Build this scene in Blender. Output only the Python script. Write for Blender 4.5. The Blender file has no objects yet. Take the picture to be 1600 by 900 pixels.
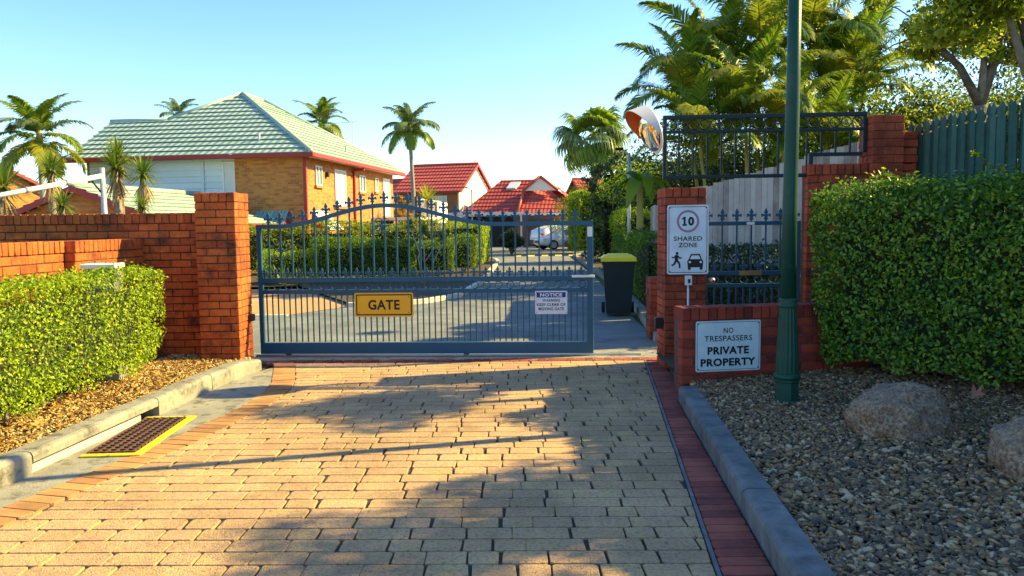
import bpy, bmesh, math, random
import numpy as np
from mathutils import Vector, Matrix, noise as mnoise
R = math.radians
random.seed(7)
rng = np.random.default_rng(7)
scene = bpy.context.scene
COL = scene.collection

# ------------------------------------------------------------------ camera
CAM_H, FPX = 1.6, 1200.0
PITCH, ROLL = math.atan(97 / 1200), R(0.7)
fw = Vector((0, math.cos(PITCH), -math.sin(PITCH)))
r0 = Vector((1, 0, 0)); u0 = Vector((0, math.sin(PITCH), math.cos(PITCH)))
rt = r0 * math.cos(ROLL) - u0 * math.sin(ROLL)
up = u0 * math.cos(ROLL) + r0 * math.sin(ROLL)
cam_d = bpy.data.cameras.new('camera'); cam = bpy.data.objects.new('camera', cam_d); COL.objects.link(cam)
cam_d.sensor_width = 36; cam_d.lens = 36 * FPX / 1600; cam_d.clip_start = 0.05; cam_d.clip_end = 4000
cam.matrix_world = Matrix(((rt.x, up.x, -fw.x, 0), (rt.y, up.y, -fw.y, 0), (rt.z, up.z, -fw.z, CAM_H), (0, 0, 0, 1)))
scene.camera = cam
def ray(px, py): return fw + rt * ((px - 800) / FPX) + up * ((450 - py) / FPX)
def F(px, py, d):                     # point of the place seen at a photo pixel, d metres in front
    v = ray(px, py); return Vector((0, 0, CAM_H)) + v * (d / v.y)
def G(px, py, z=0.0):                 # point on the level z
    v = ray(px, py); return Vector((0, 0, CAM_H)) + v * ((z - CAM_H) / v.z)

# ------------------------------------------------------------------ sky and sun
SUN_EL, SUN_AZ = R(32), R(76)         # azimuth clockwise from +Y
world = bpy.data.worlds.new('World'); scene.world = world; world.use_nodes = True
wn = world.node_tree; bg = wn.nodes['Background']
sky = wn.nodes.new('ShaderNodeTexSky'); sky.sky_type = 'NISHITA'; sky.sun_disc = False
sky.sun_elevation = SUN_EL; sky.sun_rotation = SUN_AZ; sky.altitude = 20
sky.air_density = 1.0; sky.dust_density = 0.35; sky.ozone_density = 2.2
hs_ = wn.nodes.new('ShaderNodeHueSaturation'); hs_.inputs['Saturation'].default_value = 1.2
wn.links.new(sky.outputs[0], hs_.inputs['Color']); wn.links.new(hs_.outputs[0], bg.inputs[0]); bg.inputs[1].default_value = 0.110
sun_d = bpy.data.lights.new('sun', 'SUN'); sun_d.energy = 5.0; sun_d.angle = R(0.55); sun_d.color = (1.0, 0.80, 0.28)
sun = bpy.data.objects.new('sun', sun_d); COL.objects.link(sun)
sdir = Vector((math.sin(SUN_AZ) * math.cos(SUN_EL), math.cos(SUN_AZ) * math.cos(SUN_EL), math.sin(SUN_EL)))
sun.rotation_euler = (-sdir).to_track_quat('-Z', 'Y').to_euler(); sun.location = sdir * 60
vs = scene.view_settings; vs.view_transform = 'Standard'; vs.look = 'None'; vs.gamma = 1; vs.use_curve_mapping = False
vs.exposure = 1.5

# ------------------------------------------------------------------ materials
MATS = {}
def mat(name, stops, rough=.8, ns=6, wn_=.6, wr=.4, bump=0, bs=60, metal=0, spec=.4, transl=0, stain=None, detail=4, coat=0):
    m = bpy.data.materials.new(name); m.use_nodes = True; nt = m.node_tree; N = nt.nodes; L = nt.links
    b = N['Principled BSDF']; b.inputs['Roughness'].default_value = rough; b.inputs['Metallic'].default_value = metal
    b.inputs['Specular IOR Level'].default_value = spec; b.inputs['Coat Weight'].default_value = coat
    def math_(op, a, c):
        n = N.new('ShaderNodeMath'); n.operation = op
        for i, v in enumerate((a, c)):
            if isinstance(v, (int, float)): n.inputs[i].default_value = v
            else: L.new(v, n.inputs[i])
        return n.outputs[0]
    geo = N.new('ShaderNodeNewGeometry'); col = None
    nz = N.new('ShaderNodeTexNoise'); nz.inputs['Scale'].default_value = ns; nz.inputs['Detail'].default_value = detail
    nz.inputs['Roughness'].default_value = .65
    L.new(geo.outputs['Position'], nz.inputs['Vector'])
    if len(stops) == 1: col = None; b.inputs['Base Color'].default_value = (*stops[0], 1)
    else:
        oi = N.new('ShaderNodeObjectInfo')
        rnd = math_('FRACT', math_('ADD', oi.outputs['Random'], geo.outputs['Random Per Island']), 0)
        f = math_('ADD', math_('MULTIPLY', math_('SUBTRACT', nz.outputs[0], .5), 2.2 * wn_), .5)
        f = math_('ADD', f, math_('MULTIPLY', math_('SUBTRACT', rnd, .5), wr * 2))
        cr = N.new('ShaderNodeValToRGB'); L.new(f, cr.inputs[0]); e = cr.color_ramp.elements
        n = len(stops)
        while len(e) < n: e.new(.5)
        for i, c in enumerate(stops): e[i].position = .08 + .84 * i / (n - 1); e[i].color = (*c, 1)
        col = cr.outputs[0]
        if stain:
            sc_, scale, lo, hi = stain
            s = N.new('ShaderNodeTexNoise'); s.inputs['Scale'].default_value = scale; s.inputs['Detail'].default_value = 6
            s.inputs['Roughness'].default_value = .7
            L.new(geo.outputs['Position'], s.inputs['Vector'])
            mr = N.new('ShaderNodeMapRange'); L.new(s.outputs[0], mr.inputs[0]); mr.inputs[1].default_value = lo; mr.inputs[2].default_value = hi
            mx = N.new('ShaderNodeMix'); mx.data_type = 'RGBA'; L.new(mr.outputs[0], mx.inputs[0]); L.new(col, mx.inputs[6]); mx.inputs[7].default_value = (*sc_, 1)
            col = mx.outputs[2]
        L.new(col, b.inputs['Base Color'])
    if bump:
        bn = N.new('ShaderNodeTexNoise'); bn.inputs['Scale'].default_value = bs; bn.inputs['Detail'].default_value = 5
        L.new(geo.outputs['Position'], bn.inputs['Vector'])
        bp = N.new('ShaderNodeBump'); bp.inputs['Strength'].default_value = bump; bp.inputs['Distance'].default_value = .01
        L.new(bn.outputs[0], bp.inputs['Height']); L.new(bp.outputs[0], b.inputs['Normal'])
    if transl:
        t = N.new('ShaderNodeBsdfTranslucent'); mxs = N.new('ShaderNodeMixShader'); mxs.inputs[0].default_value = transl
        if col: L.new(col, t.inputs[0])
        else: t.inputs[0].default_value = (*stops[0], 1)
        L.new(b.outputs[0], mxs.inputs[1]); L.new(t.outputs[0], mxs.inputs[2]); L.new(mxs.outputs[0], N['Material Output'].inputs[0])
    MATS[name] = m; return m
def brickwork(name, cols, mortar, sx=.24, sz=.086):
    m = mat(name, [cols[0]], rough=.85); nt = m.node_tree; N = nt.nodes; L = nt.links; b = N['Principled BSDF']
    tc = N.new('ShaderNodeTexCoord'); sp = N.new('ShaderNodeSeparateXYZ'); L.new(tc.outputs['Object'], sp.inputs[0])
    ad = N.new('ShaderNodeMath'); L.new(sp.outputs[0], ad.inputs[0]); L.new(sp.outputs[1], ad.inputs[1])
    cb = N.new('ShaderNodeCombineXYZ'); L.new(ad.outputs[0], cb.inputs[0]); L.new(sp.outputs[2], cb.inputs[1])
    bt = N.new('ShaderNodeTexBrick'); L.new(cb.outputs[0], bt.inputs['Vector'])
    bt.inputs['Scale'].default_value = 1; bt.inputs['Brick Width'].default_value = sx; bt.inputs['Row Height'].default_value = sz
    bt.inputs['Mortar Size'].default_value = .006; bt.inputs['Bias'].default_value = -.35
    for i, c in enumerate((*cols, mortar)): bt.inputs[1 + i].default_value = (*c, 1)
    wnn = N.new('ShaderNodeTexNoise'); wnn.inputs['Scale'].default_value = 3.0; wnn.inputs['Detail'].default_value = 4; L.new(cb.outputs[0], wnn.inputs['Vector'])
    mx = N.new('ShaderNodeMix'); mx.data_type = 'RGBA'; mx.blend_type = 'MULTIPLY'; mx.inputs[0].default_value = .5
    L.new(bt.outputs[0], mx.inputs[6]); L.new(wnn.outputs[0], mx.inputs[7]); L.new(mx.outputs[2], b.inputs['Base Color'])
    bp = N.new('ShaderNodeBump'); bp.inputs['Strength'].default_value = .6; bp.inputs['Distance'].default_value = .01; bp.invert = True
    L.new(bt.outputs['Fac'], bp.inputs['Height']); L.new(bp.outputs[0], b.inputs['Normal']); return m
def rooftile(name, stops, rough=.55):
    m = mat(name, stops, rough=rough, ns=1.6, wn_=.5, wr=.25); nt = m.node_tree; N = nt.nodes; L = nt.links; b = N['Principled BSDF']
    uv = N.new('ShaderNodeTexCoord'); w = N.new('ShaderNodeTexWave'); w.wave_type = 'BANDS'; w.bands_direction = 'X'
    L.new(uv.outputs['UV'], w.inputs['Vector']); w.inputs['Scale'].default_value = .3183 * 3.14159 / 0.30 / 3.14159 * 1.0
    w.inputs['Scale'].default_value = 1.06
    bp = N.new('ShaderNodeBump'); bp.inputs['Strength'].default_value = .5; bp.inputs['Distance'].default_value = .05
    L.new(w.outputs[1], bp.inputs['Height']); L.new(bp.outputs[0], b.inputs['Normal']); return m

mat('brick_red', [(.26, .050, .014), (.46, .090, .018), (.56, .125, .022), (.62, .17, .04)], rough=.88, ns=16, wn_=.5, wr=.22, bump=.8, bs=70, stain=((.055, .022, .016), 3.2, .50, .70))
mat('brick_mid', [(.19, .032, .016), (.36, .058, .024), (.45, .080, .030), (.50, .11, .045)], rough=.88, ns=16, wn_=.5, wr=.22, bump=.8, bs=70, stain=((.05, .018, .014), 2.6, .52, .74))  # deeper copy of the red brick; right-hand shade is put into the colour
mat('mortar_red', [(.055, .028, .018), (.14, .07, .04)], rough=.95, ns=20, bump=.5)
mat('brick_dark', [(.13, .020, .014), (.28, .036, .02), (.38, .055, .026)], rough=.75, ns=14, wn_=.35, wr=.42, bump=.4, bs=90, stain=((.05, .015, .012), 2.6, .55, .8))
mat('mortar_dark', [(.10, .035, .03), (.20, .10, .08)], rough=.95, ns=20, bump=.4)
mat('paver', [(.40, .238, .120), (.53, .335, .152), (.59, .352, .190), (.61, .40, .170), (.69, .46, .198)], rough=.9, ns=7, wn_=.55, wr=.17, bump=1.0, bs=110, stain=((.20, .135, .12), 48, .48, .70), detail=8)
mat('paver_joint', [(.035, .030, .028), (.085, .07, .058)], rough=.95, ns=10, bump=.5)
mat('border_orange', [(.32, .15, .06), (.48, .24, .095), (.58, .31, .12)], rough=.85, ns=9, wn_=.4, wr=.4, bump=.5, bs=140)
mat('border_red', [(.17, .034, .026), (.32, .062, .042), (.40, .10, .06)], rough=.85, ns=7, wn_=.5, wr=.35, bump=.5, bs=140, stain=((.05, .02, .02), 3.0, .5, .75))
mat('concrete', [(.17, .16, .14), (.30, .28, .24), (.40, .37, .31)], rough=.9, ns=3, wn_=.7, wr=.05, bump=.5, bs=70, stain=((.065, .058, .045), 6, .48, .68), detail=8)
mat('concrete_blue', [(.085, .085, .083), (.155, .155, .152), (.24, .24, .235)], rough=.8, ns=4, wn_=.8, wr=.05, bump=.4, bs=70, stain=((.06, .065, .07), 6, .5, .75), detail=7)
mat('concrete_pale', [(.50, .45, .36), (.62, .57, .46)], rough=.85, ns=5, bump=.3)
mat('asphalt', [(.13, .13, .13), (.19, .19, .18), (.25, .24, .225)], rough=.9, ns=2.0, wn_=.7, wr=0, bump=.6, bs=120, stain=((.08, .08, .08), .7, .55, .8), detail=8)
mat('soil', [(.05, .035, .022), (.11, .075, .045)], rough=1, ns=12, bump=.8, bs=40)
mat('grass', [(.05, .08, .02), (.09, .13, .03), (.14, .14, .05)], rough=1, ns=3, bump=.8, bs=40)
mat('pebbles', [(.045, .030, .018), (.14, .08, .036), (.32, .155, .05), (.12, .08, .05), (.44, .24, .09), (.22, .13, .065), (.075, .052, .036), (.38, .17, .045), (.54, .37, .21)], rough=.55, ns=8, wn_=.1, wr=.5, spec=.5)
mat('pebbles_gold', [(.22, .14, .05), (.42, .30, .11), (.56, .44, .20), (.34, .20, .07)], rough=.8, ns=8, wn_=.1, wr=.5)
mat('litter', [(.22, .08, .02), (.42, .20, .04), (.55, .33, .08)], rough=.8, ns=8, wn_=.1, wr=.5, transl=.2)
mat('boulder', [(.10, .062, .042), (.28, .18, .115), (.48, .32, .21)], rough=.92, ns=48, wn_=1.3, wr=.0, bump=1.0, bs=110, stain=((.34, .22, .15), 4, .52, .8), detail=8)
mat('gate_blue', [(.014, .075, .135), (.022, .10, .175)], rough=.42, ns=3, spec=.35, stain=((.07, .11, .14), 11, .58, .8))
mat('panel_green', [(.004, .016, .022), (.007, .022, .030)], rough=.45, ns=3, spec=.3)
mat('lamp_green', [(.006, .045, .032), (.012, .070, .048)], rough=.42, ns=2.5, wn_=.8, wr=0, coat=0, spec=.25, bump=.15, bs=90, stain=((.05, .075, .06), 7, .56, .8))
mat('fence_green', [(.012, .05, .042), (.024, .088, .072), (.042, .125, .10)], rough=.7, ns=6, wn_=.5, wr=.5, bump=.4, bs=60)
mat('timber_grey', [(.20, .17, .15), (.34, .30, .27), (.46, .42, .38)], rough=.9, ns=5, wn_=.5, wr=.45, bump=.6, bs=50)
mat('black_plastic', [(.012, .012, .014), (.02, .02, .022)], rough=.45, ns=5)
mat('bin_green', [(.010, .022, .024), (.018, .032, .034)], rough=.45, ns=4)
mat('yellow_plastic', [(.86, .58, .008), (.92, .66, .01)], rough=.4, ns=5)
mat('yellow_paint', [(.62, .46, .01), (.80, .62, .02)], rough=.7, ns=14, bump=.3, stain=((.22, .18, .09), 16, .53, .66))
mat('sign_white', [(.62, .66, .74), (.72, .76, .82)], rough=.45, ns=3, wn_=.6, wr=0)
mat('sign_worn', [(.50, .62, .68), (.66, .76, .80)], rough=.5, ns=9, wn_=.8, wr=0, stain=((.40, .42, .36), 7, .62, .8))
mat('sign_yellow', [(.84, .41, .008), (.90, .46, .010)], rough=.4, ns=5, wn_=.6, wr=0)
mat('ink', [(.008, .008, .012)], rough=.5)
mat('ink_blue', [(.012, .022, .22)], rough=.5)
mat('ink_red', [(.36, .18, .26)], rough=.5)
mat('white_paint', [(.74, .74, .72), (.82, .82, .80)], rough=.5, ns=4)
mat('steel', [(.45, .46, .47), (.60, .61, .62)], rough=.35, metal=.9, ns=8)
mat('galv', [(.38, .40, .42), (.52, .54, .55)], rough=.45, metal=.5, ns=12)
mat('brass', [(.35, .24, .10), (.42, .30, .13)], rough=.4, metal=.7, ns=10)
mat('rust_iron', [(.07, .035, .03), (.13, .06, .045)], rough=.75, ns=20, bump=.4)
mat('orange_plastic', [(.72, .13, .02), (.80, .17, .03)], rough=.5, ns=4)
mat('mirror', [(.92, .92, .92)], rough=.03, metal=1)
mat('hood_white', [(.66, .58, .56), (.75, .67, .65)], rough=.5, ns=4)
# leaves
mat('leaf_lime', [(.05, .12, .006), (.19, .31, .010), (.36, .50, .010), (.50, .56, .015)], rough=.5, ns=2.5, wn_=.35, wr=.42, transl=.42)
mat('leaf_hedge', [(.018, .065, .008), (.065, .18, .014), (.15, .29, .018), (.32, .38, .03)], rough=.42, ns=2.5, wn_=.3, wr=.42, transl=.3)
mat('leaf_mid', [(.04, .09, .010), (.12, .22, .014), (.24, .33, .02)], rough=.5, ns=1.2, wn_=.35, wr=.42, transl=.45)
mat('leaf_olive', [(.07, .12, .012), (.19, .26, .016), (.35, .41, .022), (.48, .46, .05)], rough=.5, ns=1.0, wn_=.35, wr=.42, transl=.5)
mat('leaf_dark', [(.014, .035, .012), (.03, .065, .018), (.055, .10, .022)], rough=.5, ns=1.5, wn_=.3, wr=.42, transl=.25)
mat('leaf_gold', [(.20, .16, .02), (.42, .26, .03), (.52, .24, .03)], rough=.5, ns=1.0, wn_=.35, wr=.42, transl=.4)
mat('frond_green', [(.07, .15, .014), (.15, .26, .02), (.26, .35, .03), (.44, .40, .05)], rough=.42, ns=.9, wn_=.4, wr=.35, transl=.5)
mat('frond_gold', [(.18, .26, .02), (.32, .37, .03), (.48, .36, .04)], rough=.45, ns=.9, wn_=.4, wr=.35, transl=.5)
mat('frond_cool', [(.09, .15, .05), (.18, .25, .09), (.29, .35, .14)], rough=.4, ns=.9, wn_=.4, wr=.35, transl=.45)
mat('frond_stem', [(.20, .20, .04), (.36, .28, .06)], rough=.6, ns=2)
mat('yucca', [(.05, .11, .016), (.13, .21, .02), (.26, .30, .03)], rough=.45, ns=2, wn_=.3, wr=.4, transl=.4)
mat('dead_leaf', [(.22, .14, .06), (.40, .28, .13), (.48, .36, .20)], rough=.9, ns=3, wn_=.3, wr=.4, transl=.2)
mat('red_leaf', [(.34, .10, .06), (.42, .16, .09)], rough=.7, ns=20)
mat('bark', [(.07, .055, .045), (.16, .13, .11), (.26, .22, .18)], rough=.95, ns=9, bump=.8, bs=30)
mat('bark_pale', [(.24, .22, .19), (.38, .36, .32)], rough=.9, ns=6, bump=.5, bs=25)
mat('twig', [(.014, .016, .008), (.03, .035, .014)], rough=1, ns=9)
# buildings
brickwork('brick_house', ((.70, .27, .062), (.30, .085, .028)), (.56, .32, .15))
brickwork('brick_far', ((.44, .15, .05), (.30, .09, .035)), (.40, .22, .12))
rooftile('tile_green', [(.25, .35, .29), (.32, .42, .36), (.39, .49, .43)])
rooftile('tile_red', [(.34, .045, .035), (.46, .07, .045), (.54, .10, .06)])
mat('trim_red', [(.28, .022, .02), (.36, .035, .028)], rough=.5, ns=2)
mat('siding', [(.60, .66, .66), (.70, .75, .74)], rough=.6, ns=2)
mat('render_cream', [(.72, .64, .54), (.80, .73, .63)], rough=.9, ns=2, bump=.3)
mat('soffit', [(.70, .62, .48), (.76, .70, .56)], rough=.7, ns=2)
mat('glass', [(.10, .13, .15), (.20, .24, .26)], rough=.06, ns=2, spec=.8, wn_=.3)
mat('blind', [(.62, .62, .58), (.72, .72, .68)], rough=.7, ns=6)
mat('awning', [(.16, .30, .27), (.22, .38, .34)], rough=.5, ns=3)
mat('dark_void', [(.02, .02, .022), (.035, .035, .035)], rough=.9, ns=3)  # near-black; also stands in for the shade inside the carports
mat('garage_brown', [(.09, .06, .05), (.13, .09, .07)], rough=.7, ns=3)
mat('fence_beige', [(.48, .42, .35), (.58, .52, .44)], rough=.8, ns=3, wr=.3)
mat('paver_far', [(.40, .16, .06), (.52, .22, .08), (.58, .28, .11)], rough=.9, ns=4, wn_=.6, bump=.4, bs=30)
mat('car_white', [(.76, .77, .78), (.80, .81, .82)], rough=.25, ns=2, coat=.6)
mat('car_dark', [(.02, .025, .03), (.03, .035, .04)], rough=.25, ns=2, coat=.6)
mat('tyre', [(.015, .015, .015), (.025, .025, .025)], rough=.85, ns=9)
mat('tail_red', [(.40, .01, .015)], rough=.2)
mat('lamp_lens', [(.55, .60, .65)], rough=.1)

def worn(name, scale, lo):
    nt = MATS[name].node_tree; N = nt.nodes; L = nt.links; b = N['Principled BSDF']; src = b.inputs['Base Color'].links[0].from_socket
    g = N.new('ShaderNodeNewGeometry'); z = N.new('ShaderNodeTexNoise'); z.inputs['Scale'].default_value = scale; z.inputs['Detail'].default_value = 7; z.inputs['Roughness'].default_value = .62; L.new(g.outputs['Position'], z.inputs['Vector'])
    r = N.new('ShaderNodeMapRange'); r.inputs[1].default_value = .36; r.inputs[2].default_value = .62; r.inputs[3].default_value = lo; r.inputs[4].default_value = 1.08; L.new(z.outputs[0], r.inputs[0])
    m = N.new('ShaderNodeVectorMath'); m.operation = 'SCALE'; L.new(src, m.inputs[0]); L.new(r.outputs[0], m.inputs[3]); L.new(m.outputs[0], b.inputs['Base Color'])
worn('paver', 1.3, .70); worn('border_orange', 1.7, .65); worn('brick_red', 1.9, .72); worn('brick_mid', 1.9, .68); worn('brick_dark', 1.9, .68); worn('asphalt', .5, .75); worn('sign_white', 5, .9)
# ------------------------------------------------------------------ mesh helpers
class MB:
    def __init__(s): s.v = []; s.f = []; s.uv = None
    def add(s, vs, fs, M_=None):
        o = len(s.v)
        s.v += [tuple(M_ @ Vector(v)) if M_ is not None else tuple(v) for v in vs]
        s.f += [tuple(i + o for i in f) for f in fs]; return s
    def box(s, a, b, M_=None, c=0):
        a, b = Vector(a), Vector(b); v, f = cbox(*(b - a), c); ctr = (a + b) / 2
        return s.add([tuple(Vector(q) + ctr) for q in v], f, M_)
    def tube(s, pts, rad, n=8, cap=True, M_=None):
        pts = [Vector(p) for p in pts]; rad = rad if isinstance(rad, (list, tuple)) else [rad] * len(pts)
        vs = []; prev = None
        for i, p in enumerate(pts):
            t = (pts[min(i + 1, len(pts) - 1)] - pts[max(i - 1, 0)]).normalized()
            if prev is None: a = t.orthogonal().normalized()
            else: a = (prev - t * prev.dot(t)).normalized()
            prev = a; b = t.cross(a)
            for k in range(n):
                th = 2 * math.pi * (k + .5) / n; vs.append(p + (a * math.cos(th) + b * math.sin(th)) * rad[i])
        fs = []
        for i in range(len(pts) - 1):
            for k in range(n): fs.append((i * n + k, i * n + (k + 1) % n, (i + 1) * n + (k + 1) % n, (i + 1) * n + k))
        if cap: fs += [tuple(range(n))[::-1], tuple(range((len(pts) - 1) * n, len(pts) * n))]
        return s.add(vs, fs, M_)
    def lathe(s, prof, n=20, M_=None):
        vs = [(r * math.cos(2 * math.pi * k / n), r * math.sin(2 * math.pi * k / n), z) for r, z in prof for k in range(n)]; m = len(prof)
        fs = [(i * n + k, i * n + (k + 1) % n, (i + 1) * n + (k + 1) % n, (i + 1) * n + k) for i in range(m - 1) for k in range(n)]
        fs += [tuple(range(n))[::-1], tuple(range((m - 1) * n, m * n))]
        return s.add(vs, fs, M_)
    def prism(s, poly, ext, M_=None):           # poly: planar 3d ring, ext: extrusion vector
        n = len(poly); e = Vector(ext); vs = [Vector(p) for p in poly]; vs += [p + e for p in vs]
        fs = [tuple(range(n))[::-1], tuple(range(n, 2 * n))] + [(i, (i + 1) % n, n + (i + 1) % n, n + i) for i in range(n)]
        return s.add(vs, fs, M_)
    def ring(s, c, r, t, ax='y', n=16, m=6, M_=None):
        pts = []; c = Vector(c); vs = []
        for k in range(n):
            a = 2 * math.pi * k / n; d = Vector((math.cos(a), 0, math.sin(a))) if ax == 'y' else Vector((math.cos(a), math.sin(a), 0))
            e = Vector((0, 1, 0)) if ax == 'y' else Vector((0, 0, 1))
            for j in range(m):
                b = 2 * math.pi * j / m; vs.append(c + d * (r + t * math.cos(b)) + e * t * math.sin(b))
        fs = [(k * m + j, k * m + (j + 1) % m, ((k + 1) % n) * m + (j + 1) % m, ((k + 1) % n) * m + j) for k in range(n) for j in range(m)]
        return s.add(vs, fs, M_)
    def mesh(s, name, m=None, smooth=False):
        me = bpy.data.meshes.new(name); me.from_pydata(s.v, [], s.f)
        b = bmesh.new(); b.from_mesh(me); bmesh.ops.recalc_face_normals(b, faces=b.faces); b.to_mesh(me); b.free()
        if m: me.materials.append(MATS[m])
        if smooth: me.polygons.foreach_set('use_smooth', [True] * len(me.polygons))
        return me
    def obj(s, name, m, parent=None, smooth=False, **kw): return link(name, s.mesh(name, m, smooth), parent, **kw)
def cbox(l, d, h, c=0):
    if c <= 0:
        vs = [(x * l / 2, y * d / 2, z * h / 2) for x in (-1, 1) for y in (-1, 1) for z in (-1, 1)]
        return vs, [(0, 1, 3, 2), (4, 6, 7, 5), (0, 4, 5, 1), (2, 3, 7, 6), (0, 2, 6, 4), (1, 5, 7, 3)]
    H = (l / 2, d / 2, h / 2); cs = [(x, y, z) for x in (-1, 1) for y in (-1, 1) for z in (-1, 1)]; vs = []
    ci = {q: i for i, q in enumerate(cs)}
    for q in cs:
        for a in range(3): vs.append(tuple(q[k] * (H[k] if k == a else H[k] - c) for k in range(3)))
    fs = []
    def put(ids):
        p = [Vector(vs[i]) for i in ids]; ctr = sum(p, Vector()) / len(p); n = (p[1] - p[0]).cross(p[2] - p[0])
        fs.append(tuple(ids) if n.dot(ctr) > 0 else tuple(ids[::-1]))
    for a in range(3):
        o = [k for k in range(3) if k != a]
        for sg in (-1, 1):
            ring = []
            for s1, s2 in ((-1, -1), (1, -1), (1, 1), (-1, 1)):
                q = [0, 0, 0]; q[a] = sg; q[o[0]] = s1; q[o[1]] = s2; ring.append(ci[tuple(q)] * 3 + a)
            put(ring)
        for s1 in (-1, 1):
            for s2 in (-1, 1):
                q1 = [0, 0, 0]; q1[o[0]] = s1; q1[o[1]] = s2; q2 = list(q1); q1[a] = -1; q2[a] = 1
                i1, i2 = ci[tuple(q1)] * 3, ci[tuple(q2)] * 3; put([i1 + o[0], i1 + o[1], i2 + o[1], i2 + o[0]])
    for i in range(8): put([i * 3, i * 3 + 1, i * 3 + 2])
    return vs, fs
def link(name, data, parent=None, loc=None, rz=None, rot=None, scale=None):
    o = bpy.data.objects.new(name, data); COL.objects.link(o)
    if parent: o.parent = parent
    if loc is not None: o.location = loc
    if rz is not None: o.rotation_euler = (0, 0, rz)
    if rot is not None: o.rotation_euler = rot
    if scale is not None: o.scale = scale if isinstance(scale, (tuple, list)) else (scale,) * 3
    return o
def tag(o, label=None, cat=None, group=None, kind=None):
    for k, v in (('label', label), ('category', cat), ('group', group), ('kind', kind)):
        if v: o[k] = v
    return o
def thing(name, label, cat, loc=(0, 0, 0), rz=0, group=None):
    return tag(link(name, None, None, loc=loc, rz=rz), label, cat, group)
def struct(o): o['kind'] = 'structure'; return o
def np_mesh(name, V, T, m, smooth=False):
    me = bpy.data.meshes.new(name); V = np.asarray(V, np.float32).reshape(-1, 3); T = np.asarray(T, np.int32); k = T.shape[1]
    me.vertices.add(len(V)); me.vertices.foreach_set('co', V.ravel())
    me.loops.add(T.size); me.loops.foreach_set('vertex_index', T.ravel())
    me.polygons.add(len(T)); me.polygons.foreach_set('loop_start', np.arange(0, T.size, k, dtype=np.int32))
    if smooth: me.polygons.foreach_set('use_smooth', np.ones(len(T), bool))
    me.update(calc_edges=True); me.materials.append(MATS[m]); return me
def leaves(name, P, Nn, size, m, aspect=.5, tilt=.7, up=0.0):
    n = len(P); P = np.asarray(P); Nn = np.asarray(Nn)
    d = rng.normal(size=(n, 3)); d[:, 2] += up; nn = Nn + rng.normal(size=(n, 3)) * tilt
    nn /= np.linalg.norm(nn, axis=1)[:, None] + 1e-9
    d -= nn * (d * nn).sum(1)[:, None]; d /= np.linalg.norm(d, axis=1)[:, None] + 1e-9
    s = np.cross(nn, d); L = (size * rng.uniform(.6, 1.3, n))[:, None]; W = L * aspect * .5
    V = np.stack([P - d * L * .5, P + s * W + nn * L * .10, P + d * L * .5, P - s * W + nn * L * .10], 1).reshape(-1, 3)
    i = np.arange(n)[:, None] * 4
    T = np.concatenate([i + np.array([0, 1, 2]), i + np.array([0, 2, 3])], 1).reshape(-1, 3)
    return np_mesh(name, V, T, m)
def lump(P, a, f): return a * (np.sin(P[:, 0] * f + 1.3 * np.sin(P[:, 2] * f * .8)) * np.sin(P[:, 1] * f * 1.1 + 2) + np.sin(P[:, 2] * f * 1.3 + P[:, 0] * f * .6))
def poly_sheet(name, pts, m, z=None):
    return struct(link(name, _sheet(name, pts, m, z)))
def _sheet(name, pts, m, z=None):
    me = bpy.data.meshes.new(name); me.from_pydata([(p[0], p[1], z if z is not None else p[2]) for p in pts], [], [tuple(range(len(pts)))])
    b = bmesh.new(); b.from_mesh(me)
    for f in b.faces:
        if f.normal.z < 0: f.normal_flip()
    bmesh.ops.triangulate(b, faces=b.faces[:]); b.to_mesh(me); b.free(); me.materials.append(MATS[m]); return me

# ------------------------------------------------------------------ ground, road, driveway
def lerp_path(pts, y):
    for (a, xa), (b, xb) in zip(pts, pts[1:]):
        if y <= b: return xa + (xb - xa) * (y - a) / (b - a)
    return pts[-1][1]
LEFT = [(0.0, -4.3), (2.0, -3.62), (4.2, -3.02), (5.65, -2.66), (6.8, -2.46), (7.5, -2.46), (7.9, -2.52), (8.9, -2.80), (9.4, -2.98)]
xl = lambda y: lerp_path(LEFT, y)
xr = lambda y: .935 + (y - 3.48) * .1134
kr = lambda y: 1.203 + (y - 3.478) * .0872
KERB = [(2.6, -3.95), (3.6, -3.55), (4.96, -3.17), (6.55, -3.07), (7.6, -3.02), (8.3, -2.94), (8.64, -2.86)]
kl = lambda y: lerp_path(KERB, y)

poly_sheet('ground', [(-1500, -600), (1500, -600), (1500, 2500), (-1500, 2500)], 'grass', -.05)
ROAD = [(-16, 9.7), (2.02, 9.7), (2.12, 14), (2.6, 24), (3.1, 40), (7, 46), (9, 72), (-8, 72), (-5, 48), (-.6, 37), (-.7, 26), (-1.1, 18), (-1.9, 16.2), (-3.4, 15.6), (-16, 15.6)]
poly_sheet('road', ROAD, 'asphalt', -.02)
side_drive = poly_sheet('side_driveway', [(-16, 15.2), (-4.2, 14.3), (-3.3, 15.9), (-5.6, 20.5), (-16, 20.5)], 'paver_far', -.012)
me = MB()
for a, b in (((-16, 15.12), (-4.2, 14.22)),):
    me.prism([(a[0], a[1], -.03), (b[0], b[1], -.03), (b[0], b[1] + .12, -.03), (a[0], a[1] + .12, -.03)], (0, 0, .024))
me.prism([(-9.5, 15.6, -.03), (-4.4, 17.9, -.03), (-4.4, 18.02, -.03), (-9.5, 15.72, -.03)], (0, 0, .026))
me.obj('edge_strip', 'concrete_pale', side_drive)

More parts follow.
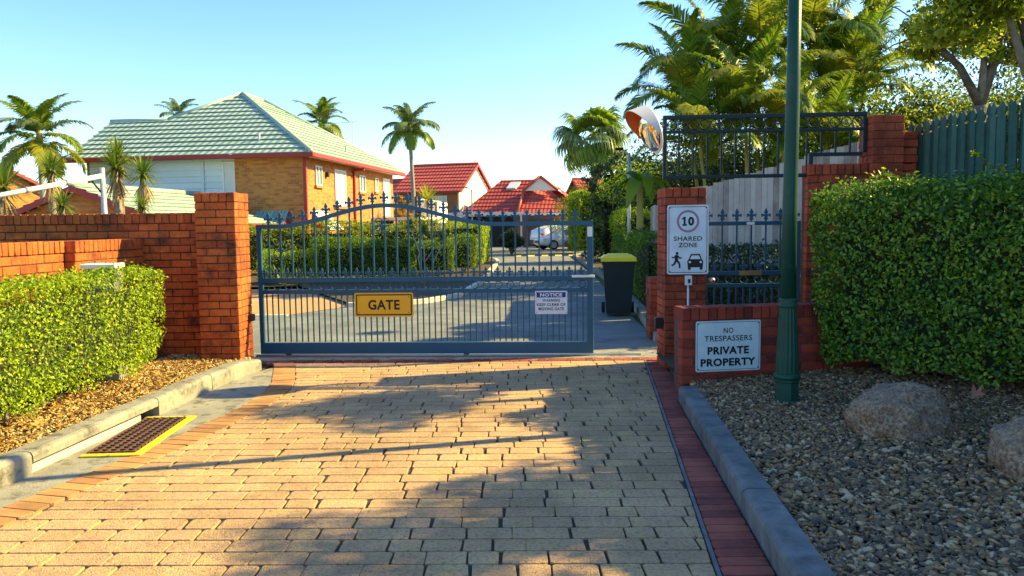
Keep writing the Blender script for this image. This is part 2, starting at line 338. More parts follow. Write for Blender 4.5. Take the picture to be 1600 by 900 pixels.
drive = poly_sheet('driveway', [(-4.3, 0.0)] + [(x - .02, y) for y, x in LEFT[1:]] + [(1.72, 9.4), (xr(8.5) + .2, 8.5), (kr(6.9) + .02, 6.9), (kr(0), 0)], 'paver_joint', -.011)
def paver_geo(c, zt, rs, j=.0025, ch=.0024):
    """block from four ground corners (ccw), rounded ends, worn edge"""
    c = [Vector((p[0] + rs.uniform(-j, j), p[1] + rs.uniform(-j * .5, j * .5))) for p in c]; ring = []
    for i in range(4):
        p, a, b = c[i], c[i - 1], c[(i + 1) % 4]; k = min(.007 * rs.uniform(.4, 2.2), .3 * min((a - p).length, (b - p).length))
        ring += [p + (a - p).normalized() * k, p + (b - p).normalized() * k]
    ctr = sum(ring, Vector((0, 0))) / 8; z = zt + rs.uniform(-.001, .001); tx, ty = rs.uniform(-.003, .003), rs.uniform(-.004, .004)
    top = [p + (ctr - p).normalized() * ch for p in ring]
    vs = [(p.x, p.y, -.03) for p in ring] + [(p.x, p.y, z - ch * .8) for p in ring] + [(p.x, p.y, z + tx * (p.x - ctr.x) + ty * (p.y - ctr.y)) for p in top]
    fs = [(i, (i + 1) % 8, 8 + (i + 1) % 8, 8 + i) for i in range(8)] + [(8 + i, 8 + (i + 1) % 8, 16 + (i + 1) % 8, 16 + i) for i in range(8)] + [tuple(range(16, 24))]
    return vs, fs
rs = random.Random(3); pav = []; YAW = R(-1.0); pitch = .1475
row = 0; v = 2.2
while v < 8.95:
    x = -4.2 - rs.random() * .25
    while x < 2:
        ln = rs.choice((.17, .2, .22, .24, .26, .28, .30)) + rs.uniform(-.012, .012)
        a, b = x, x + ln; x = b
        jx, jy = .005, .006
        if v < 7.5: jx = rs.uniform(.005, .007)
        ya, yb = v + jy, v + pitch - jy
        w1, w2 = rs.uniform(-.007, .007), rs.uniform(-.007, .007); sk = [w1, w2, rs.uniform(-.006, .006), rs.uniform(-.006, .006)]
        q = [(a + jx + sk[0], ya), (b - jx + sk[1], ya), (b - jx + sk[1] + sk[2], yb), (a + jx + sk[0] + sk[3], yb)]
        q = [(px_ , py_ + math.tan(YAW) * px_) for px_, py_ in q]
        lo = [xl(p[1]) + .25 for p in q]; hi = [xr(p[1]) - .012 for p in q]
        if max(q[1][0], q[2][0]) < min(lo) + .012 or min(q[0][0], q[3][0]) > max(hi) - .012: continue
        q = [(min(max(p[0], l), h), p[1]) for p, l, h in zip(q, lo, hi)]
        if q[1][0] - q[0][0] < .012 or q[2][0] - q[3][0] < .012: continue
        pav.append(q)
    v += pitch; row += 1
def in_view(q):
    cx, cy = sum(p[0] for p in q) / 4, sum(p[1] for p in q) / 4
    return cy > 3.45 and abs(cx) < cy * .70
near = sorted([q for q in pav if in_view(q)], key=lambda q: q[0][1])[:300]
nid = {id(q) for q in near}; rest = MB()
for q in pav:
    vs, fs = paver_geo(q, .002, rs)
    if id(q) in nid:
        b = MB(); b.add(vs, fs); b.obj('paver', 'paver', drive)
    else: rest.add(vs, fs)
tag(rest.obj('far_pavers', 'paver', drive), kind='stuff')
# header rows by the gate
b = MB(); hx = -2.95
while hx < 1.66:
    vs, fs = paver_geo([(hx + .004, 9.0 - .02 * hx), (hx + .108, 9.0 - .02 * hx), (hx + .108, 9.2 - .02 * hx), (hx + .004, 9.2 - .02 * hx)], .002, rs)
    bb = MB(); bb.add(vs, fs); bb.obj('header_paver', 'border_red', drive); hx += .112
# left border: orange bricks across the edge
y = 2.2
while y < 9.0:
    dx = (xl(y + .05) - xl(y - .05)) / .1; n = Vector((1, -dx)).normalized(); t = Vector((dx, 1)).normalized()
    p = Vector((xl(y), y)); ln = .235; w = .104
    q = [p, p + n * ln, p + n * ln + t * w, p + t * w]
    bb = MB(); bb.add(*paver_geo(q, .003, rs)); bb.obj('border_brick', 'border_orange', drive); y += .112 * t.y
# right border: red bricks between pavers and kerb
y = 2.2
while y < 8.8:
    x0, x1 = xr(y) + .022, (kr(y) - .012 if y < 6.75 else min(xr(y) + .24, 1.70))
    q = [(x0, y), (x1, y), (x1 + .008, y + .091), (x0 + .01, y + .091)]
    bb = MB(); bb.add(*paver_geo(q, .003, rs, j=.002)); bb.obj('border_brick', 'border_red', drive); y += .0985
m_ = MB(); m_.prism([(xr(2) - .004, 2, -.02), (xr(2) + .016, 2, -.02), (xr(9) + .016, 9, -.02), (xr(9) - .004, 9, -.02)], (0, 0, .0225)); m_.obj('joint_strip', 'concrete_blue', drive)
m_ = MB(); m_.prism([(xr(7) + .27, 7.2, -.02), (1.75, 7.2, -.02), (1.75, 9.1, -.02), (xr(9.1) + .24, 9.1, -.02)], (0, 0, .021)); m_.obj('pillar_apron', 'concrete', drive)

# gate threshold: concrete strip and steel track
thr = struct(link('threshold', None))
m_ = MB(); m_.prism([(-3.6, 9.25, -.04), (2.0, 9.02, -.04), (2.0, 9.72, -.04), (-3.6, 9.85, -.04)], (0, 0, .041)); m_.obj('slab', 'concrete', thr)
m_ = MB(); m_.box((-.4, -.02, 0), (4.75, .02, .018)); t_ = m_.obj('track_rail', 'steel', thr); t_.location = (-3.17, 9.6, .003); t_.rotation_euler = (0, 0, R(-3.2))

# left gutter, kerb with side inlet, bed
gut = [(kl(y) - .05, y) for y in (2.6, 3.6, 4.96, 6.55, 7.6, 8.3, 8.64)] + [(-2.62, 9.2)] + [(x - .004, y) for y, x in reversed(LEFT) if 2.5 < y < 9]
poly_sheet('gutter', gut, 'concrete', -.002)
kerb = struct(link('kerb_left', None))
def kerb_piece(name, ys, top=.155, w=.17, m='concrete', bot=-.03, setb=0., zc=None, par=kerb, side=-1, fx=kl, endtaper=0):
    b = MB(); prof = []
    for i, y in enumerate(ys):
        x = fx(y) + side * setb; d = (fx(y + .02) - fx(y - .02)) / .04; n = Vector((1, -d)).normalized() * side
        tz = top if not (endtaper and i == len(ys) - 1) else top - endtaper
        bt = bot
        for o, z in ((0, bt), (.0, tz - .03), (.012, tz - .008), (.035, tz), (w, tz), (w, bt)):
            prof.append((x + n.x * o, y + n.y * o, z))
    k = 6
    fs = [(i * k + j, i * k + (j + 1) % k, (i + 1) * k + (j + 1) % k, (i + 1) * k + j) for i in range(len(ys) - 1) for j in range(k)]
    fs += [tuple(range(k)), tuple(range((len(ys) - 1) * k, len(ys) * k))]
    b.add(prof, fs); return b.obj(name, m, par)
kerb_piece('kerb_block', [2.7, 3.6, 4.3, 4.95])
kerb_piece('kerb_lintel', [4.962, 5.5, 6.0, 6.54], bot=.085)
kerb_piece('kerb_block', [6.552, 7.1, 7.6])
kerb_piece('kerb_block', [7.612, 8.0, 8.3, 8.64], endtaper=.03)
kerb_piece('inlet_plate', [4.964, 5.5, 6.0, 6.35], top=.078, w=.03, setb=.05, m='concrete_pale')
kerb_piece('inlet_back', [6.36, 6.45, 6.55], top=.08, w=.03, setb=.15, m='dark_void')
bedL = [(kl(y) - .12, y, .11) for y in (2.7, 3.6, 4.96, 6.55, 7.6, 8.3, 8.66)] + [(-3.1, 9.02, .10), (-4.5, 9.02, .16), (-4.6, 2.7, .16)]
poly_sheet('garden_bed', bedL, 'soil')

# drain grate
gr = thing('drain_grate', 'rusty iron drain grate with yellow painted border in the left gutter', 'drain', (-2.90, 5.91, .002), R(3))
m_ = MB()
for a, b in (((-.21, -.57, 0), (.21, -.51, .008)), ((-.21, .51, 0), (.21, .57, .008)), ((.15, -.51, 0), (.21, .51, .008))): m_.box(a, b)
m_.obj('yellow_border', 'yellow_paint', gr)
m_ = MB(); m_.box((-.2, -.51, -.004), (.15, .51, .002)); m_.obj('pit', 'dark_void', gr)
for i in range(17):
    m_ = MB(); yy = -.49 + i * .0612; m_.box((-.19, yy - .008, .002), (.145, yy + .008, .017)); m_.obj('bar', 'rust_iron', gr)
for i in range(6):
    m_ = MB(); xx = -.18 + i * .062; m_.box((xx - .007, -.505, .002), (xx + .007, .505, .019)); m_.obj('cross_bar', 'rust_iron', gr)

# right kerb and gravel bed
kr_o = struct(link('kerb_right', None))
for ys in ([1.6, 2.4, 3.2, 4.15], [4.162, 4.8, 5.5], [5.512, 6.2, 6.75, 6.86]):
    kerb_piece('kerb_block', ys, top=.135, w=.16, m='concrete_blue', par=kr_o, side=1, fx=kr)
gz = lambda x, y: .085 + .04 * np.maximum(x - 1.5, 0) + .012 * (y - 4)
gx = np.linspace(0, 1, 24); gy = np.linspace(1.6, 8.7, 48); V = []
for yy in gy:
    x0 = kr(min(yy, 6.9)) + .13
    for t in gx: xx = x0 + (6.2 - x0) * t; V.append((xx, yy, gz(xx, yy) - .012))
nx = len(gx); Fq = [(j * nx + i, j * nx + i + 1, (j + 1) * nx + i + 1, (j + 1) * nx + i) for j in range(len(gy) - 1) for i in range(nx - 1)]
struct(link('gravel_bed_soil', np_mesh('gravel_bed_soil', V, Fq, 'soil', True)))

def ico(sub):
    b = bmesh.new(); bmesh.ops.create_icosphere(b, subdivisions=sub, radius=1); V = np.array([v.co[:] for v in b.verts]); T = np.array([[v.index for v in f.verts] for f in b.faces]); b.free(); return V, T
def pebbles(name, P, size, sub, m, flat=.55):
    V0, T0 = ico(sub); n = len(P); V = np.repeat(V0[None], n, 0) * (1 + .13 * rng.normal(size=(n, len(V0), 1)) * (1 if sub == 1 else .5))
    s = size[:, None, None] * np.stack([rng.uniform(.8, 1.4, n), rng.uniform(.6, 1.0, n), flat * rng.uniform(.7, 1.2, n)], 1)[:, None, :]
    V = V * s; a = rng.uniform(0, 6.28, n); ca, sa = np.cos(a)[:, None], np.sin(a)[:, None]
    X = V[..., 0] * ca - V[..., 1] * sa; Y = V[..., 0] * sa + V[..., 1] * ca
    tx, ty = rng.normal(size=(2, n, 1)) * .35; Z = V[..., 2] + X * tx + Y * ty
    V = np.stack([X, Y, Z], 2) + P[:, None, :]
    T = (T0[None] + (np.arange(n) * len(V0))[:, None, None]).reshape(-1, 3)
    return np_mesh(name, V.reshape(-1, 3), T, m, True)
def scatter(n, y0, y1, x0f, x1f):
    y = rng.uniform(y0, y1, n); a = np.array([x0f(v) for v in y]); b = np.array([x1f(v) for v in y]); x = a + (b - a) * rng.uniform(0, 1, n); return x, y
bx0 = lambda v: kr(min(v, 6.85)) + .15
xs, ys = scatter(13500, 3.0, 5.0, bx0, lambda v: min(3.6, .72 * v + .15)); sz = rng.choice([.007, .010, .013, .017, .024], len(xs), p=[.25, .3, .25, .13, .07])
tag(link('gravel', pebbles('gravel', np.stack([xs, ys, gz(xs, ys) + sz * .2], 1), sz, 2, 'pebbles')), 'brown and grey river pebbles filling the bed beside the right kerb', 'gravel', kind='stuff')
xs, ys = scatter(21000, 5.0, 7.3, bx0, lambda v: min(4.4, .70 * v + .1)); sz = rng.choice([.008, .011, .014, .018, .023], len(xs), p=[.25, .3, .25, .13, .07])
tag(link('gravel', pebbles('gravel', np.stack([xs, ys, gz(xs, ys) + sz * .2], 1), sz, 1, 'pebbles')), 'small river pebbles spread below the shaded hedge and lamp post', 'gravel', kind='stuff')
xs, ys = scatter(7500, 4.2, 8.95, lambda v: -4.0, lambda v: kl(min(v, 8.6)) - .15); zz = .115 + .04 * np.clip((-3.1 - xs) / 1.2, 0, 1)
sz = rng.uniform(.009, .017, len(xs))
tag(link('gravel', pebbles('gravel', np.stack([xs, ys, zz + sz * .2], 1), sz, 1, 'pebbles_gold')), 'golden gravel and chips along the left kerb under the hedge', 'gravel', kind='stuff')
xs, ys = scatter(1500, 4.2, 8.6, lambda v: -3.9, lambda v: kl(min(v, 8.6)) - .2); zz = .135 + .04 * np.clip((-3.1 - xs) / 1.2, 0, 1)
tag(link('leaf_litter', leaves('leaf_litter', np.stack([xs, ys, zz], 1), np.tile([0, 0, 1.], (len(xs), 1)), .045, 'litter', .6, .35)), 'dry fallen leaves under the lime hedge on the left', 'leaf litter', kind='stuff')
xs, ys = scatter(420, 3.4, 7.2, bx0, lambda v: min(4.2, .70 * v))
tag(link('leaf_litter', leaves('leaf_litter', np.stack([xs, ys, gz(xs, ys) + .022], 1), np.tile([0, 0, 1.], (len(xs), 1)), .035, 'litter', .4, .35)), 'scattered dry leaf scraps on the right pebble bed', 'leaf litter', kind='stuff')

# ------------------------------------------------------------------ brickwork
BC = {}
def brick_mesh(l, d, h, m):
    k = (round(l, 3), round(d, 3), round(h, 3), m, random.randrange(3))
    if k not in BC:
        vs, fs = cbox(l, d, h, .0045); r_ = random.Random(str(k)); b = MB()
        b.add([(x + r_.uniform(-.0018, .0018), y + r_.uniform(-.0018, .0018), z + r_.uniform(-.0018, .0018)) for x, y, z in vs], fs); BC[k] = b.mesh('brick', m)
    return BC[k]
def brick(root, x0, x1, y0, y1, z0, z1, m):
    o = link('brick', brick_mesh(x1 - x0, y1 - y0, z1 - z0, m), root, loc=((x0 + x1) / 2, (y0 + y1) / 2 + random.uniform(-.003, .003), (z0 + z1) / 2))
    o.rotation_euler = (random.uniform(-.006, .006), random.uniform(-.005, .005), random.uniform(-.008, .008)); return o
CH, JT, BL = .086, .010, .24
def run(root, x0, x1, z, shift, m, y0=0, d=.11, h=.076):
    x = x0 - (BL / 2 if shift else 0)
    while x < x1 - .02:
        a, b = max(x, x0), min(x + BL - JT, x1)
        if b - a > .03: brick(root, a, b, y0, y0 + d, z, z + h, m)
        x += BL
def run_y(root, y0, y1, z, shift, m, x0, d=.11, h=.076):
    y = y0 - (BL / 2 if shift else 0)
    while y < y1 - .02:
        a, b = max(y, y0), min(y + BL - JT, y1)
        if b - a > .03:
            brick(root, x0, x0 + d, a, b, z, z + h, m)
        y += BL
def soldiers(root, x0, x1, z, m, y0=-.008, d=.23, h=.115, w=.076):
    n = max(1, round((x1 - x0 + JT) / (w + JT))); p = (x1 - x0 + JT) / n
    for i in range(n): brick(root, x0 + i * p, x0 + (i + 1) * p - JT, y0, y0 + d, z, z + h, m)
def brick_wall(name, label, loc, rz, L, z0, courses, m='brick_red', mo='mortar_red', th=.23, cap=True, both=False):
    t = thing(name, label, 'wall', (loc[0], loc[1], 0), rz); z = z0
    top = z0 + courses * CH
    b = MB(); b.box((.006, .009, z0 - .3), (L - .006, th - .012, top + (.09 if cap else -.006))); b.obj('mortar', mo, t)
    for i in range(courses): run(t, 0, L, z0 + i * CH, i % 2, m)
    if cap: soldiers(t, 0, L, top, m, d=th + .004)
    return t
def brick_pillar(name, label, loc, rz, w, courses, z0=0, m='brick_red', mo='mortar_red', cat='pillar', cap=True):
    t = thing(name, label, cat, (loc[0], loc[1], 0), rz); top = z0 + courses * CH
    b = MB(); b.box((.009, .009, z0 - .2), (w - .009, w - .009, top + (.1 if cap else -.006))); b.obj('mortar', mo, t)
    for i in range(courses):
        z = z0 + i * CH; s = i % 2
        run(t, 0, w, z, s, m); run(t, 0, w, z, 1 - s, m, y0=w - .11)
        run_y(t, .12, w - .12, z, s, m, 0); run_y(t, .12, w - .12, z, 1 - s, m, w - .11)
    if cap:
        n = round((w + JT) / CH); p = (w + JT) / n
        for i in range(n):
            brick(t, i * p, (i + 1) * p - JT, -.006, .225, top, top + .1, m); brick(t, i * p, (i + 1) * p - JT, .235, w + .006, top, top + .1, m)
    return t
pl = brick_pillar('gate_pillar', 'tall orange brick pillar left of the sliding gate, sunlit right side', (-3.55, 8.66), 0, .45, 22, .02)
wl = brick_wall('brick_wall', 'long red brick wall with soldier coping behind the lime hedge, joining the left pillar', (-6.75, 9.0), 0, 3.19, .05, 19)
# sunlit low wall running towards the viewer, stepped
wlow = brick_wall('brick_wall', 'lower sunlit orange brick wall meeting the tall wall behind the lime hedge', (-4.30, 8.99 - 1.42), R(90), 1.41, .10, 15)
wlow2 = brick_wall('brick_wall', 'near sunlit orange brick wall section at the left edge of the picture', (-4.40, 4.6), R(90), 2.96, .10, 15)
pr = brick_pillar('gate_pillar', 'red brick pillar right of the gate carrying the 10 speed sign', (1.68, 8.42), 0, .45, 22, .0, 'brick_mid', 'mortar_red')
psml = brick_pillar('brick_pier', 'short red brick pier beyond the right pillar next to the bin', (1.93, 10.7), 0, .34, 10, .0, 'brick_mid', 'mortar_red', cat='pier', cap=False)
wsign = brick_wall('brick_wall', 'low dark red brick wall with soldier top carrying the private property sign', (1.57, 7.05), R(9), 1.9, .02, 8, 'brick_dark', 'mortar_dark')
b = MB(); rs2 = random.Random(5)
wr = brick_wall('brick_wall', 'raised red brick wall below the dark railing, above the right hedge', (3.27, 8.52), R(-4), .64, .4, 20, 'brick_mid', 'mortar_red')
pier = brick_pillar('brick_pier', 'tall stepped red brick pier between dark railing and green paling fence', (3.92, 8.40), 0, .34, 32, .0, m='brick_mid', cat='pier', cap=False)
for i in range(30): brick(pier, .345, .52, .05 + .02 * (i % 2), .28, i * CH, i * CH + .076, 'brick_mid')
# ------------------------------------------------------------------ boulders
def boulder(px, py, z, w, d, h, seed, label, rz):
    b = bmesh.new(); bmesh.ops.create_icosphere(b, subdivisions=5, radius=1)
    for v in b.verts:
        p = v.co.copy(); o = Vector((seed * 7.1, 3, 1))
        k = 1 + .26 * mnoise.noise(p * 1.1 + o) + .14 * mnoise.noise(p * 2.7 + o) + .07 * mnoise.noise(p * 6 + o) + .035 * mnoise.noise(p * 14 + o) + .02 * mnoise.noise(p * 26 + o)
        q = p * k; q.x = math.copysign(abs(q.x) ** .9, q.x); v.co = Vector((q.x * w, q.y * d, max(q.z, -.55) * h))
    me = bpy.data.meshes.new('boulder'); b.to_mesh(me); b.free(); me.materials.append(MATS['boulder'])
    me.polygons.foreach_set('use_smooth', [True] * len(me.polygons)); g = G(px, py, z)
    tag(link('boulder', me, None, loc=(g.x, g.y, z + h * .25), rz=rz), label, 'boulder', 'boulders in the pebble bed')
boulder(1408, 668, .16, .36, .27, .235, 1, 'large grey pink granite boulder in front of the right hedge', .3)
boulder(1622, 738, .16, .24, .24, .24, 2, 'smaller dark boulder cut by the right edge of the picture', 1.0)

# ------------------------------------------------------------------ text and signs
def text_geo(s, w, h, bold=.02):
    cu = bpy.data.curves.new('t', 'FONT'); cu.body = s; cu.size = 1; cu.offset = bold; cu.resolution_u = 3; cu.space_character = 1.08
    o = bpy.data.objects.new('t', cu); COL.objects.link(o); bpy.context.view_layer.update()
    me = bpy.data.meshes.new_from_object(o.evaluated_get(bpy.context.evaluated_depsgraph_get())); bpy.data.objects.remove(o); bpy.data.curves.remove(cu)
    V = np.array([v.co[:] for v in me.vertices]); fs = [tuple(p.vertices) for p in me.polygons]; bpy.data.meshes.remove(me)
    lo, hi = V.min(0), V.max(0); V = (V - (lo + hi) / 2) / (hi - lo + 1e-9)
    return [(v[0] * w, 0, v[1] * h) for v in V], fs
def letters(sign, s, cx, cz, w, h, m, y, bold=.02):
    vs, fs = text_geo(s, w, h, bold); me = bpy.data.meshes.new('lettering')
    me.from_pydata([(v[0] + cx, y, v[2] + cz) for v in vs], [], fs); me.materials.append(MATS[m]); return link('lettering', me, sign)
def rrect(w, h, r, n=5, cx=0, cz=0):
    out = []
    for sx, sz, a0 in ((1, 1, 0), (-1, 1, 90), (-1, -1, 180), (1, -1, 270)):
        for k in range(n + 1):
            a = R(a0 + 90 * k / n); out.append((cx + sx * (w / 2 - r) + r * math.cos(a), cz + sz * (h / 2 - r) + r * math.sin(a)))
    return out
def flat(sign, name, ring, m, y, t=.0015, hole=None):
    b = MB()
    if hole is None: b.prism([(x, y, z) for x, z in ring], (0, -t, 0))
    else:
        n = len(ring); vs = [(x, y - t, z) for x, z in ring] + [(x, y - t, z) for x, z in hole] + [(x, y, z) for x, z in ring] + [(x, y, z) for x, z in hole]
        fs = [(i, (i + 1) % n, n + (i + 1) % n, n + i) for i in range(n)] + [(i, (i + 1) % n, 2 * n + (i + 1) % n, 2 * n + i) for i in range(n)] + [(n + i, n + (i + 1) % n, 3 * n + (i + 1) % n, 3 * n + i) for i in range(n)]
        b.add(vs, fs)
    return b.obj(name, m, sign)
def circ(r, n=28, cx=0, cz=0): return [(cx + r * math.cos(2 * math.pi * k / n), cz + r * math.sin(2 * math.pi * k / n)) for k in range(n)]
def sign_board(name, label, loc, rz, w, h, m, r=.02):
    t = thing(name, label, 'sign', loc, rz); flat(t, 'plate', rrect(w, h, r), m, 0, .004); return t
def bolts(t, w, h, y=-.004, r=.006, pos=None):
    for sx in (-1, 1):
        for sz in (-1, 1): flat(t, 'bolt', circ(r, 8, sx * w, sz * h), 'ink', y, .004)

# ------------------------------------------------------------------ sliding gate
GA = Vector((-3.17, 9.6, 0)); GY = R(-3.2); GL = 4.17
gate = thing('sliding_gate', 'blue steel sliding gate with arched top rail and arrow finials across the driveway', 'gate', GA, GY)
arch = lambda s: 1.60 + (.245 * (.5 + .5 * math.cos(math.pi * (s - 1.62) / 1.38)) if abs(s - 1.62) < 1.38 else 0)
def bar(par, name, a, b, m, M_=None, c=.004):
    q = MB(); q.box(a, b, M_, c); return q.obj(name, m, par)
bar(gate, 'bottom_rail', (0, -.03, .03), (GL, .03, .17), 'gate_blue')
bar(gate, 'middle_rail', (0, -.03, .785), (GL, .03, .835), 'gate_blue')
bar(gate, 'middle_rail', (0, -.03, .925), (GL, .03, .985), 'gate_blue')
bar(gate, 'end_stile', (GL - .075, -.033, .168), (GL, .033, 1.60), 'gate_blue')
bar(gate, 'end_stile', (0, -.033, .168), (.05, .033, 1.60), 'gate_blue')
b = MB(); ss = np.linspace(-.002, GL + .002, 60); vs = []
for s in ss:
    z = arch(s)
    vs += [(s, -.032, z), (s, .032, z), (s, .032, z + .052), (s, -.032, z + .052)]
fs = [(i * 4 + j, i * 4 + (j + 1) % 4, i * 4 + 4 + (j + 1) % 4, i * 4 + 4 + j) for i in range(len(ss) - 1) for j in range(4)] + [(0, 1, 2, 3), tuple(range(len(vs) - 4, len(vs)))]
b.add(vs, fs); b.obj('top_rail', 'gate_blue', gate)
def finial_mesh(h, m):
    half = [(.0, 1.0), (.10, .80), (.16, .66), (.08, .60), (.10, .52), (.30, .60), (.36, .50), (.33, .36), (.26, .33), (.24, .44), (.12, .36), (.09, .26), (.18, .24), (.18, .17), (.08, .15), (.07, 0)]
    ring = [(x * h, z * h) for x, z in half] + [(-x * h, z * h) for x, z in half[::-1][:-1]]
    q = MB(); q.prism([(x, -.007, z) for x, z in ring], (0, .014, 0)); q.box((-.05 * h, -.02, .14 * h), (.05 * h, .02, .26 * h)); return q.mesh('finial', m)
FIN, FIN2 = finial_mesh(.155, 'gate_blue'), finial_mesh(.125, 'gate_blue')
q = MB(); q.box((-.008, -.008, 0), (.008, .008, .60)); PKL = q.mesh('picket', 'gate_blue')
q = MB(); q.ring((0, 0, 0), .042, .0055, n=18, m=6); RNG = q.mesh('ring', 'gate_blue', True)
UP = .1463
for i in range(28):
    s = .075 + (i + .5) * UP
    if s > GL - .08: break
    q = MB(); q.box((s - .0095, -.0095, .98), (s + .0095, .0095, arch(s) + .004)); q.obj('picket', 'gate_blue', gate)
    link('finial', FIN, gate, loc=(s, 0, arch(s) + .05))
for i in range(28):
    s = .075 + i * UP
    if s > GL - .09: break
    link('finial', FIN2, gate, loc=(s, 0, .984)); link('ring', RNG, gate, loc=(s + .01, 0, .88))
for i in range(57):
    s = .075 + i * UP / 2 + .02
    if s > GL - .08: break
    link('picket', PKL, gate, loc=(s, 0, .18))
for s, z in ((.30, 1.33), (1.58, 1.62)):
    q = MB()
    for k in range(4): a = math.pi / 4 + k * math.pi / 2; q.ring((s + .058 * math.cos(a), -.014, z + .058 * math.sin(a)), .052, .006, n=16, m=6)
    q.ring((s, -.014, z), .03, .006, n=12, m=6); q.obj('scroll', 'gate_blue', gate, True)
bar(gate, 'latch_bar', (GL - .26, -.05, .965), (GL + .015, -.031, .995), 'white_paint'); bar(gate, 'reflector', (GL - .07, -.037, 1.46), (GL - .01, -.0335, 1.58), 'white_paint')
for s in (.35, 2.6):
    q = MB(); q.tube([(s, -.02, .03), (s, .02, .03)], .035, 12); q.obj('roller', 'black_plastic', gate)
def gp(s, z, y=0): return (GA.x + s * math.cos(GY) - y * math.sin(GY), GA.y + s * math.sin(GY) + y * math.cos(GY), z)
sg = sign_board('gate_sign', 'yellow sign with black border reading GATE on the sliding gate', gp(1.585, .645, -.035), GY, .735, .298, 'sign_yellow')
flat(sg, 'border', rrect(.70, .262, .012), 'ink', -.004, .0012, rrect(.67, .232, .008)); letters(sg, 'GATE', 0, 0, .395, .125, 'ink', -.0062, .03); bolts(sg, .31, .098)
sn = sign_board('notice_sign', 'white notice sign with blue header near the gate latch end', gp(3.655, .66, -.035), GY, .395, .285, 'sign_white', .012)
flat(sn, 'header', rrect(.355, .064, .004, cz=.094), 'ink_blue', -.004, .0012); letters(sn, 'NOTICE', 0, .094, .27, .044, 'sign_white', -.0062, .04)
for i, (s_, w_) in enumerate((('WARNING', .215), ('KEEP CLEAR OF', .35), ('MOVING GATE', .31))): letters(sn, s_, 0, .026 - i * .052, w_, .036, 'ink', -.0052, .025)
bolts(sn, .178, .125, r=.005)
bar(pl, 'gate_catch', (.445, .30, .52), (.50, .40, .60), 'black_plastic'); bar(pr, 'gate_catch', (-.09, .05, .44), (-.002, .16, .56), 'black_plastic')
# ------------------------------------------------------------------ speed sign, conduit box, private sign
s10 = sign_board('speed_sign', 'white 10 shared zone sign on the right gate pillar', (1.925, 8.395, 1.427), 0, .452, .755, 'sign_white', .025)
flat(s10, 'border', rrect(.42, .72, .02), 'ink', -.004, .001, rrect(.408, .708, .016))
flat(s10, 'speed_ring', circ(.122, 40, 0, .20), 'ink_red', -.004, .0014, circ(.098, 40, 0, .20)); letters(s10, '0', .034, .20, .066, .098, 'ink', -.0052, .05); flat(s10, 'numeral', [(-.062, .168 + .0), (-.062, .151), (-.012, .151), (-.012, .168 - .0), (-.026, .168), (-.026, .249), (-.044, .249), (-.064, .232), (-.064, .216), (-.048, .224), (-.048, .168)], 'ink', -.004, .0014)
letters(s10, 'SHARED', 0, .012, .31, .050, 'ink', -.0052, .02); letters(s10, 'ZONE', 0, -.058, .205, .050, 'ink', -.0052, .02)
car = [(-.082, -.075), (-.088, -.01), (-.072, .01), (-.05, .068), (.05, .068), (.072, .01), (.088, -.01), (.082, -.075), (.078, -.105), (.05, -.105), (.05, -.078), (-.05, -.078), (-.05, -.105), (-.078, -.105)]
flat(s10, 'car_symbol', [(x + .082, z - .225) for x, z in car], 'ink', -.004, .0016)
flat(s10, 'car_symbol_window', [(x + .082, z - .225) for x, z in ((-.056, .012), (-.04, .052), (.04, .052), (.056, .012))], 'sign_white', -.0056, .0012)
for sx in (-1, 1): flat(s10, 'car_symbol_lamp', circ(.013, 12, .082 + sx * .06, -.245), 'sign_white', -.0056, .0012)
flat(s10, 'walker_symbol_head', circ(.016, 14, -.118, -.148), 'ink', -.004, .0016)
def limb(a, b, w):
    a, b = Vector(a), Vector(b); n = Vector((-(b - a).y, (b - a).x)).normalized() * w / 2; return [tuple(a + n), tuple(b + n), tuple(b - n), tuple(a - n)]
for a, b_, w in (((-.122, -.165), (-.125, -.225), .034), ((-.122, -.222), (-.09, -.262), .022), ((-.09, -.262), (-.088, -.31), .018), ((-.128, -.222), (-.148, -.268), .022), ((-.148, -.268), (-.178, -.28), .018), ((-.115, -.17), (-.085, -.205), .015), ((-.085, -.205), (-.066, -.19), .013), ((-.128, -.172), (-.155, -.20), .015), ((-.155, -.20), (-.176, -.186), .013)):
    flat(s10, 'walker_symbol_limb', limb(a, b_, w), 'ink', -.004, .0016)
bolts(s10, .195, .345, r=.006)
bx = thing('key_switch', 'small white switch box and conduit below the 10 speed sign', 'switch box', (1.93, 8.40, 0))
bar(bx, 'box', (-.035, -.05, .93), (.035, .008, 1.035), 'sign_white'); bar(bx, 'cover', (-.012, -.056, .955), (.016, -.0505, 1.0), 'black_plastic')
q = MB(); q.tube([(0, -.012, .15), (0, -.012, .93)], .012, 10); q.obj('conduit', 'sign_white', bx, True)
wd = Vector((math.cos(R(9)), math.sin(R(9)), 0)); wnrm = Vector((math.sin(R(9)), -math.cos(R(9)), 0))
ps = Vector((1.57, 7.05, .46)) + wd * .445 + wnrm * .016
sp_ = sign_board('private_sign', 'weathered pale sign reading private property on the low brick wall', ps, R(9), .64, .475, 'sign_worn', .02)
flat(sp_, 'border', rrect(.615, .45, .014), 'ink', -.004, .001, rrect(.607, .442, .012))
for s_, cz, w_, h_, bo in (('NO', .145, .095, .052, .015), ('TRESPASSERS', .072, .47, .052, .015), ('PRIVATE', -.042, .41, .074, .04), ('PROPERTY', -.152, .545, .074, .04)): letters(sp_, s_, 0, cz, w_, h_, 'ink', -.0052, bo)
bolts(sp_, .295, .21)
